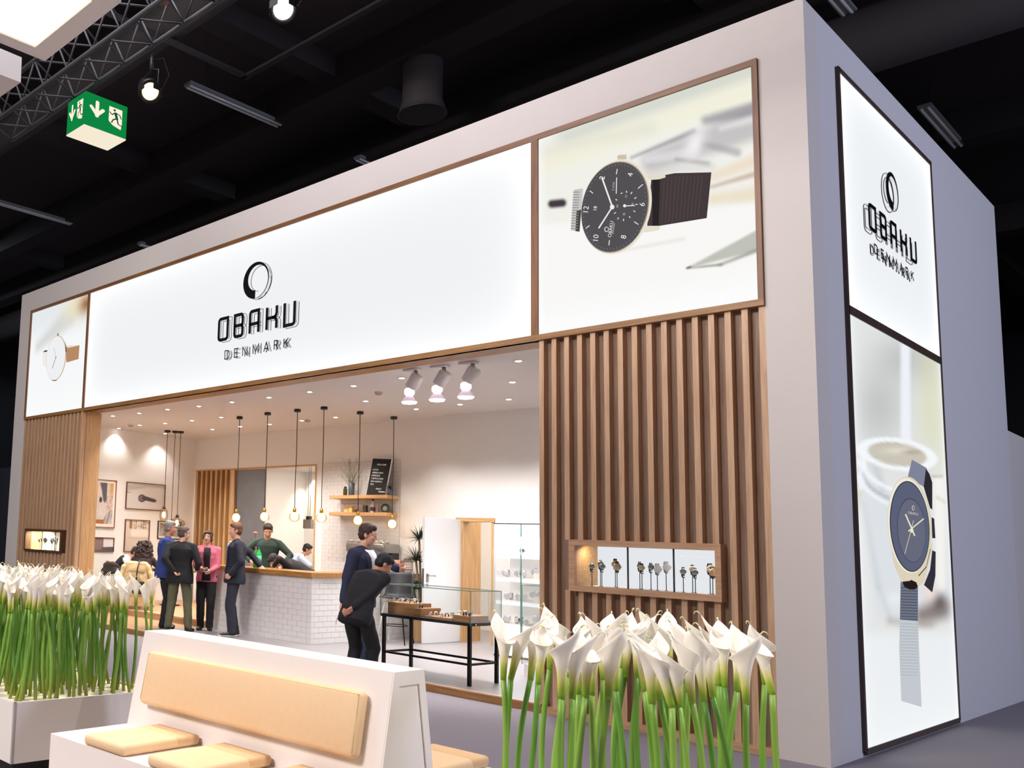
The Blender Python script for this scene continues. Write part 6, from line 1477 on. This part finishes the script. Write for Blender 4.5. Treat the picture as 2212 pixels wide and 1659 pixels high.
def put_lily(top, root_, k, label, group, spin):
    v = Vector(top)-Vector(root_); L_ = v.length; sc_ = L_/.62
    q_ = v.normalized().to_track_quat('Z', 'Y').to_euler(); m_ = v.normalized().to_track_quat('Z', 'Y').to_matrix() @ Matrix.Rotation(spin, 3, 'Z')
    e = m_.to_euler(); s3 = (1.0, 1.0, sc_)
    if pu[k]: o = dup(protos[k], root_, e, scale=(1, 1, 1))
    else: o = protos[k]; pu[k] = True; o.location = root_; o.rotation_euler = e
    # stems stretch to reach; flower keeps its size
    for ch in o.children:
        if ch.name.startswith('stem'): ch.scale = (1, 1, sc_)
        else: ch.location = (0, 0, .62*(sc_-1))
    o['label'] = label; o['group'] = group; return o
rnd = random.Random(77)
# right planter: the neck of each flower as counted in the photograph
necks = [(150, 400), (200, 395), (335, 400), (388, 430), (465, 330), (545, 530), (620, 530), (660, 500), (710, 520), (752, 500), (865, 530), (915, 470), (980, 380), (1060, 390), (1112, 480), (1165, 560), (1215, 530), (1300, 590), (1350, 590), (1440, 560), (1415, 480), (1520, 540), (1580, 520), (1660, 450), (1745, 480), (1805, 560), (1935, 430), (1985, 500),
         (590, 380), (700, 380), (830, 400), (900, 340), (1090, 340), (1250, 400), (1380, 420), (1500, 400), (1620, 440), (580, 300), (860, 290), (960, 320), (1180, 330), (1290, 330), (1640, 380)]
LR = sorted(range(len(necks)), key=lambda k: necks[k][0])
def ordn(n):
    O1 = ('', 'first', 'second', 'third', 'fourth', 'fifth', 'sixth', 'seventh', 'eighth', 'ninth', 'tenth', 'eleventh', 'twelfth', 'thirteenth', 'fourteenth', 'fifteenth', 'sixteenth', 'seventeenth', 'eighteenth', 'nineteenth')
    if n < 20: return O1[n]
    t_ = ('', '', 'twent', 'thirt', 'fort')[n//10]
    return t_+'ieth' if n % 10 == 0 else t_+'y-'+O1[n % 10]
roots = [(100, 1008), (190, 1008), (262, 1008), (300, 1008), (445, 1008)]
for i, (a, c) in enumerate(necks):
    px_, py_ = 1040+a/3.16, 1340+c/3.16
    zt_ = 1.115 if c > 350 else 1.13
    p = onz(px_, py_, zt_)
    if p.y > -4.62: p = ony(px_, py_, -4.62-.02*(i % 5))
    # foot: leaning slightly inwards
    dx = (.0, .0, .0, .0, .0)[i % 5]+rnd.uniform(-.05, .05); dy = rnd.uniform(-.05, .05)
    if i < 4: dx = -.015-.02*i
    if a > 1900: dx = .03
    rt3 = (min(1.9, max(.30, p.x+dx)), min(-4.62, max(-5.7, p.y+dy)), .46)
    lab = 'white calla lily in the right planter, %s from the left' % ordn(LR.index(i)+1)
    put_lily(p, rt3, (i*7) % 10, lab, 'calla lilies in the right planter', rnd.uniform(0, 6.28))
# left planter: dense rows
n_l = 0
for j in range(10):
    for i in range(20):
        x_ = -2.86-i*.085+rnd.uniform(-.02, .02); y_ = -5.80+j*.112+rnd.uniform(-.03, .03)
        if rnd.random() < .06: continue
        v = Vector((x_, y_, .46))-CAMP; zz = v.dot(CD); sx = 1106+CX+FOC*v.dot(CR)/zz
        if sx < -45: continue
        if n_l == 0: pass
        tp_ = Vector((x_+rnd.uniform(-.07, .07), y_+rnd.uniform(-.07, .07), 1.065+rnd.uniform(-.03, .03)))
        put_lily(tp_, (x_, y_, .46), rnd.randrange(10), 'calla lily in the left planter, %s row from front, %s from right' % (ordn(j+1), ordn(i+1)), 'calla lilies in the left planter', rnd.uniform(0, 6.28)); n_l += 1
p = ony(327, 1300, -4.95); o = put_lily(p, (-2.84, -4.78, .46), 3, 'calla lily standing apart at the right end of the left planter', 'calla lilies in the left planter', 1.0)
print('lilies', n_l)

# ------------------------------------------------------------------ hall overhead
BC = mat('hall_black', '#332c2e', .9, vary=.2, scale=.6); BC2 = mat('hall_duct', '#282223', .8, vary=.2, scale=.8); BC3 = mat('hall_steel', '#3b3a3e', .5, .6, vary=.1)
struct('ceiling_hall', MB().box(-45, -20, 9.6, 25, 40, 9.8), BC)
struct('wall_hall_left', MB().box(-34, -20, 0, -33.8, 40, 9.6), mat('hall_wall', '#2b2e33', .9, vary=.1))
struct('wall_hall_rear', MB().box(-34, 30, 0, 25, 30.2, 9.6), mat('hall_wall2', '#121217', .9, vary=.1))
for i, y in enumerate((-4.5, 1.9, 4.3, 11.0, 17.0)):
    tag(MB().box(-33, y-.25, 9.0, 24, y+.25, 9.6).obj('ceiling_beam', BC2, None), '%s dark beam under the hall ceiling, running along the front' % pos[i], 'beam', 'hall ceiling beams')
for i, x in enumerate((-20, -12.5, -7.3, -2.2, 4.5)):
    tag(MB().box(x-.2, -19, 9.25, x+.2, 29, 9.6).obj('ceiling_beam', BC2, None), '%s dark cross beam under the hall ceiling, counted from the left' % pos[i], 'beam', 'hall cross beams')
rnd = random.Random(12)
tag(MB().tube([(-33, 5.4, 8.7), (10, 5.4, 8.7)], .45, n=20).obj('air_duct', BC2, None), 'thick dark air duct running behind the top of the stand', 'duct')
tag(MB().tube([(-33, -1.6, 9.0), (10, -1.6, 9.0)], .28, n=20).obj('air_duct', BC2, None), 'thinner dark air duct nearer the camera', 'duct')
cp = thing('cable_tray', 'thin cable tray bending at a right angle under the hall ceiling', 'cable tray', (0, 0, 0))
MB().box(-7.32, -8, 8.64, -7.22, -.16, 8.68).obj('tray', BC3, cp); MB().box(-7.32, -.2, 8.64, 5, -.1, 8.68).obj('tray', BC3, cp)
def tube_light(p, q_, label):
    p, q_ = Vector(p), Vector(q_); t = thing('fluorescent_fitting', label, 'lamp', p, 0, 'unlit fluorescent fittings'); d = q_-p
    L_ = d.length
    MB().box(-.09, 0, 0, .09, L_, .05).obj('housing', mat('fitting_grey', '#6a6a70', .5, emis=.06), t)  # housing glows faintly in place of hall light falling on it
    for k in (-.045, .045): MB().tube([(k, .03, -.02), (k, L_-.03, -.02)], .018, n=8).obj('tube', mat('unlit_tube_glow', '#a9abb2', .2, emis=.10), t)  # tubes are unlit; a faint glow in the material lifts them
    for k in (.4, L_-.4): MB().tube([(0, k, .05), (0, k, .55)], .006, n=5).obj('hanger', BC3, t)
    t.rotation_euler = (0, 0, math.atan2(-d.x, d.y))
for a, c, lb in (((-8.6, -.26, 9), (-8.6, 1.87, 9), 'unlit twin-tube fitting left of the hanging spotlights, longest in view'), ((-15.76, -.2, 9), (-15.76, 1.89, 9), 'unlit twin-tube fitting at the far left'), ((-1.0, 3.9, 9), (-1.0, 6.06, 9), 'unlit fluorescent fitting at the top right corner of the stand'), ((-1.05, 8.88, 9), (-1.05, 11.0, 9), 'unlit fluorescent fitting beyond the side wall, lower right one'), ((-8.58, 3.9, 9), (-8.58, 6.0, 9), 'unlit fitting half hidden above the big white sign'), ((-15.8, 3.9, 9), (-15.8, 6.0, 9), 'unlit fitting half hidden near the top left corner of the stand')):
    tube_light(a, c, lb)
# round duct outlet
ot = thing('duct_outlet', 'dark round duct outlet hanging over the front of the stand', 'duct', (0, 0, 0)); p = onz(912, 245, 8.2); ot.location = (p.x, p.y, 8.2)
MB().lathe([(.30, 1.4), (.30, .2), (.36, 0), (.33, 0), (.27, .2), (.27, 1.4)], n=24).obj('pipe', BC2, ot); MB().lathe([(.36, 0), (.375, -.02), (.34, -.02)], n=24).obj('rim', BC3, ot)
# lighting truss
tr = thing('lighting_truss', 'dark box truss with lamps hanging at the top left', 'truss', (0, 0, 0))
ys, zs = (-3.90, -4.30), (6.5, 6.9); xa, xb = -7.4, 1.5
TM = mat('truss_alu', '#2c2d30', .8, 0, vary=.1)
for y in ys:
    for z in zs: MB().tube([(xa, y, z), (xb, y, z)], .026, n=8).obj('chord', TM, tr)
nb = 0; x = xa
while x < xb-.4:
    for y in ys:
        MB().tube([(x, y, zs[0]), (x+.25, y, zs[1])], .011, n=6).obj('brace', TM, tr); MB().tube([(x+.25, y, zs[1]), (x+.5, y, zs[0])], .011, n=6).obj('brace', TM, tr)
    for z in zs: MB().tube([(x, ys[0], z), (x+.25, ys[1], z)], .011, n=6).obj('brace', TM, tr); MB().tube([(x+.25, ys[1], z), (x+.5, ys[0], z)], .011, n=6).obj('brace', TM, tr)
    x += .5
tr2 = thing('lighting_truss', 'second thin dark truss line running behind the first one at the top left', 'truss', (0, 0, 0))
for y, z in ((-5.3, 7.2), (-5.3, 7.45)): MB().tube([(-10, y, z), (2, y, z)], .022, n=6).obj('chord', TM, tr2)
for k in range(23): MB().tube([(-10+k*.5, -5.3, 7.2), (-9.75+k*.5, -5.3, 7.45), (-9.5+k*.5, -5.3, 7.2)], .009, n=5).obj('brace', TM, tr2)
hs = thing('chain_hoist', 'small red chain hoist on the truss at the top left', 'hoist', (-3.82, -4.22, 6.55))
MB().lathe([(0, 0), (.06, 0), (.075, .04), (.075, .2), (.05, .24), (0, .24)], n=16).obj('hoist_body', mat('hoist_red', '#6a2320', .5), hs); MB().tube([(0, 0, .24), (0, 0, 3.0)], .012, n=6).obj('chain', BC3, hs)
def stage_spot(px, py, z, glowc, st_, label, aim):
    p = onz(px, py, z); t = thing('stage_spotlight', label, 'spotlight', p, 0, 'stage spotlights on the truss')
    ax_ = (Vector(aim)-p).normalized()
    MB().lathe([(0, -.30), (.07, -.30), (.095, -.24), (.095, -.06), (.12, -.04), (.12, .01), (.105, .01), (.09, -.05), (0, -.05)], n=24, axis=ax_).obj('can', BLK, t)
    MB().lathe([(0, -.02), (.05, -.018), (.085, -.01)], n=24, axis=ax_).obj('lens', glow(glowc[0], glowc[1], st_), t)
    for k in range(4):
        a = PI/2*k; MB().box(-.05, -.002, -.0, .05, .002, .07).obj('barn_door', BLK, t, loc=ax_*.01+Vector((math.cos(a)*.115, math.sin(a)*.115, -.02)), rot=(0, 0, a+PI/2))
    b = MB(); b.tube([(-.12, 0, 0), (-.13, 0, .18), (0, 0, .24), (.13, 0, .18), (.12, 0, 0)], .01, n=6); b.obj('yoke', BLK, t); MB().tube([(0, 0, .24), (0, 0, .40)], .02, n=8).obj('clamp', BC3, t)
    MB().tube([(.0, 0, .34), (.16, .03, .30), (.24, .05, .10), (.14, .04, -.02), (.03, 0, .1)], .006, n=5).obj('cable', BLK, t)
stage_spot(612, 20, 6.12, ('spot_cool', '#ffffff'), 6, 'hanging stage spotlight with bright white lens, top centre', CAMP+Vector((-.3, .6, -1)))
stage_spot(325, 198, 6.05, ('spot_warm', '#ffe0a0'), 3, 'hanging stage spotlight with warm yellow lens, right of the exit sign', CAMP+Vector((1.0, 1.5, -2.5)))
# luminous canopy over the seats
ca_ = thing('canopy_lamp', 'white suspended canopy with glowing yellow-white underside, top left corner', 'lamp', (-2.95, -5.855, 5.0))
MB().box(0, -4, .02, .98, 0, .35).obj('housing', MWS, ca_)
fr_ = MB(); e_ = .115; fr_.box(0, -4, 0, .98, -4+e_, .02); fr_.box(0, -e_*1.25, 0, .98, 0, .02); fr_.box(0, -4+e_, 0, e_, -e_*1.25, .02); fr_.box(.98-e_, -4+e_, 0, .98, -e_*1.25, .02)
fr_.obj('underside_frame', MWS, ca_)
MB().box(e_, -4+e_, .012, .98-e_, -e_*1.25, .018).obj('diffuser', glow('canopy_glow', '#fff3cf', 1.9), ca_)
for x in (.1, .88):
    for y in (-.3, -3.7): MB().tube([(x, y, .35), (x, y, 4.0)], .004, n=5).obj('wire', BC3, ca_)
c2 = thing('canopy_lamp', 'second white suspended canopy, cut off by the left edge', 'lamp', (0, 0, 0))
pl_ = [ony(47, 124, -5.6), ony(45, 178, -5.6), ony(-60, 252, -5.6), ony(-60, 80, -5.6)]
MB().prism([(p.x, -5.6, p.z) for p in pl_], (0, -.9, 0)).obj('housing', MW, c2)
for p in pl_[:1]: MB().tube([(p.x-.2, -5.8, p.z-.05), (p.x-.2, -5.8, 9)], .004, n=5).obj('wire', BC3, c2)
# exit sign
ZE = 6.0; cs_ = [onz(181.5, 270.2, ZE), onz(271.6, 303.4, ZE), onz(238.4, 327.5, ZE), onz(149.6, 296.2, ZE)]
ex = thing('exit_sign', 'green lit exit sign box with running man and arrow, hanging from the truss', 'sign', (cs_[0].x, cs_[0].y, ZE))
W1 = cs_[1].y-cs_[0].y; W2 = cs_[0].x-cs_[3].x; H1 = .39
GR = glow('exit_green', '#0d8440', 1.0); EW = glow('exit_white', '#fff3dd', 1.0)
MB().box(-W2, 0, .012, 0, W1, H1).obj('green_box', GR, ex)
MB().box(-W2, 0, 0, 0, W1, .012).obj('lit_base', glow('exit_base', '#f7ead3', 1.0), ex)
MB().tube([(-W2/2, .12, H1), (-W2/2, .12, .52)], .012, n=6).obj('hanger', BLK, ex)
def exit_face(place, flip, wd):
    def put(name, polys, m, d):
        b = MB()
        for pl in polys: b.add([place(x_, z_, d) for x_, z_ in pl], [tuple(range(len(pl)))])
        b.obj(name, m, ex)
    # unit square 0..1 x 0..1 : arrow left, door right
    arrow = [quadline(.28, .80, .28, .42, .085), quadline(.14, .62, .30, .40, .085), quadline(.42, .62, .26, .40, .085), ell(.28, .80, .042, .042, n=12), ell(.28, .40, .045, .045, n=12), ell(.14, .62, .042, .042, n=12), ell(.42, .62, .042, .042, n=12)]
    door = [[(.56, .83), (.88, .83), (.88, .40), (.86, .24), (.66, .30), (.56, .40)]]
    man = [ell(.69, .755, .028, .034, n=14), quadline(.71, .70, .76, .50, .065), quadline(.57, .67, .63, .60, .028), quadline(.63, .60, .71, .68, .030), quadline(.72, .69, .82, .66, .028), quadline(.82, .66, .86, .56, .026), quadline(.74, .52, .66, .46, .034), quadline(.66, .46, .63, .36, .030), quadline(.76, .52, .79, .38, .034), quadline(.79, .38, .90, .35, .028)]
    put('arrow', arrow, EW, .002); put('door_symbol', door, EW, .002); put('running_figure', man, glow('exit_green_dark', '#14502f', 1.0), .004)
exit_face(lambda a, z, d: (d, a*W1, z*H1), False, W1)
exit_face(lambda a, z, d: (-W2+a*W2, -d, z*H1), False, W2)
# racks in the dark at the far left
rk = thing('scaffold_rack', 'dim grey scaffold rack in the dark beyond the left end of the stand', 'scaffold', (-30, 9.5, 0))
for x in (0, 2.5, 5, 7.5):
    for y in (0, 1.2): MB().tube([(x, y, 3.5), (x, y, 8.6)], .05, n=6).obj('post', BC3, rk)
for z in (4.0, 5.1, 5.9, 6.6, 7.6):
    for y in (0, 1.2): MB().box(-2, y-.04, z, 8, y+.04, z+.10).obj('beam', mat('rack_grey', '#4a4a52', .6), rk)
struct('wall_neighbour', MB().box(-33, 8, 0, -16, 8.2, 4.1), mat('neighbour_dark', '#30343a', .9, vary=.1))
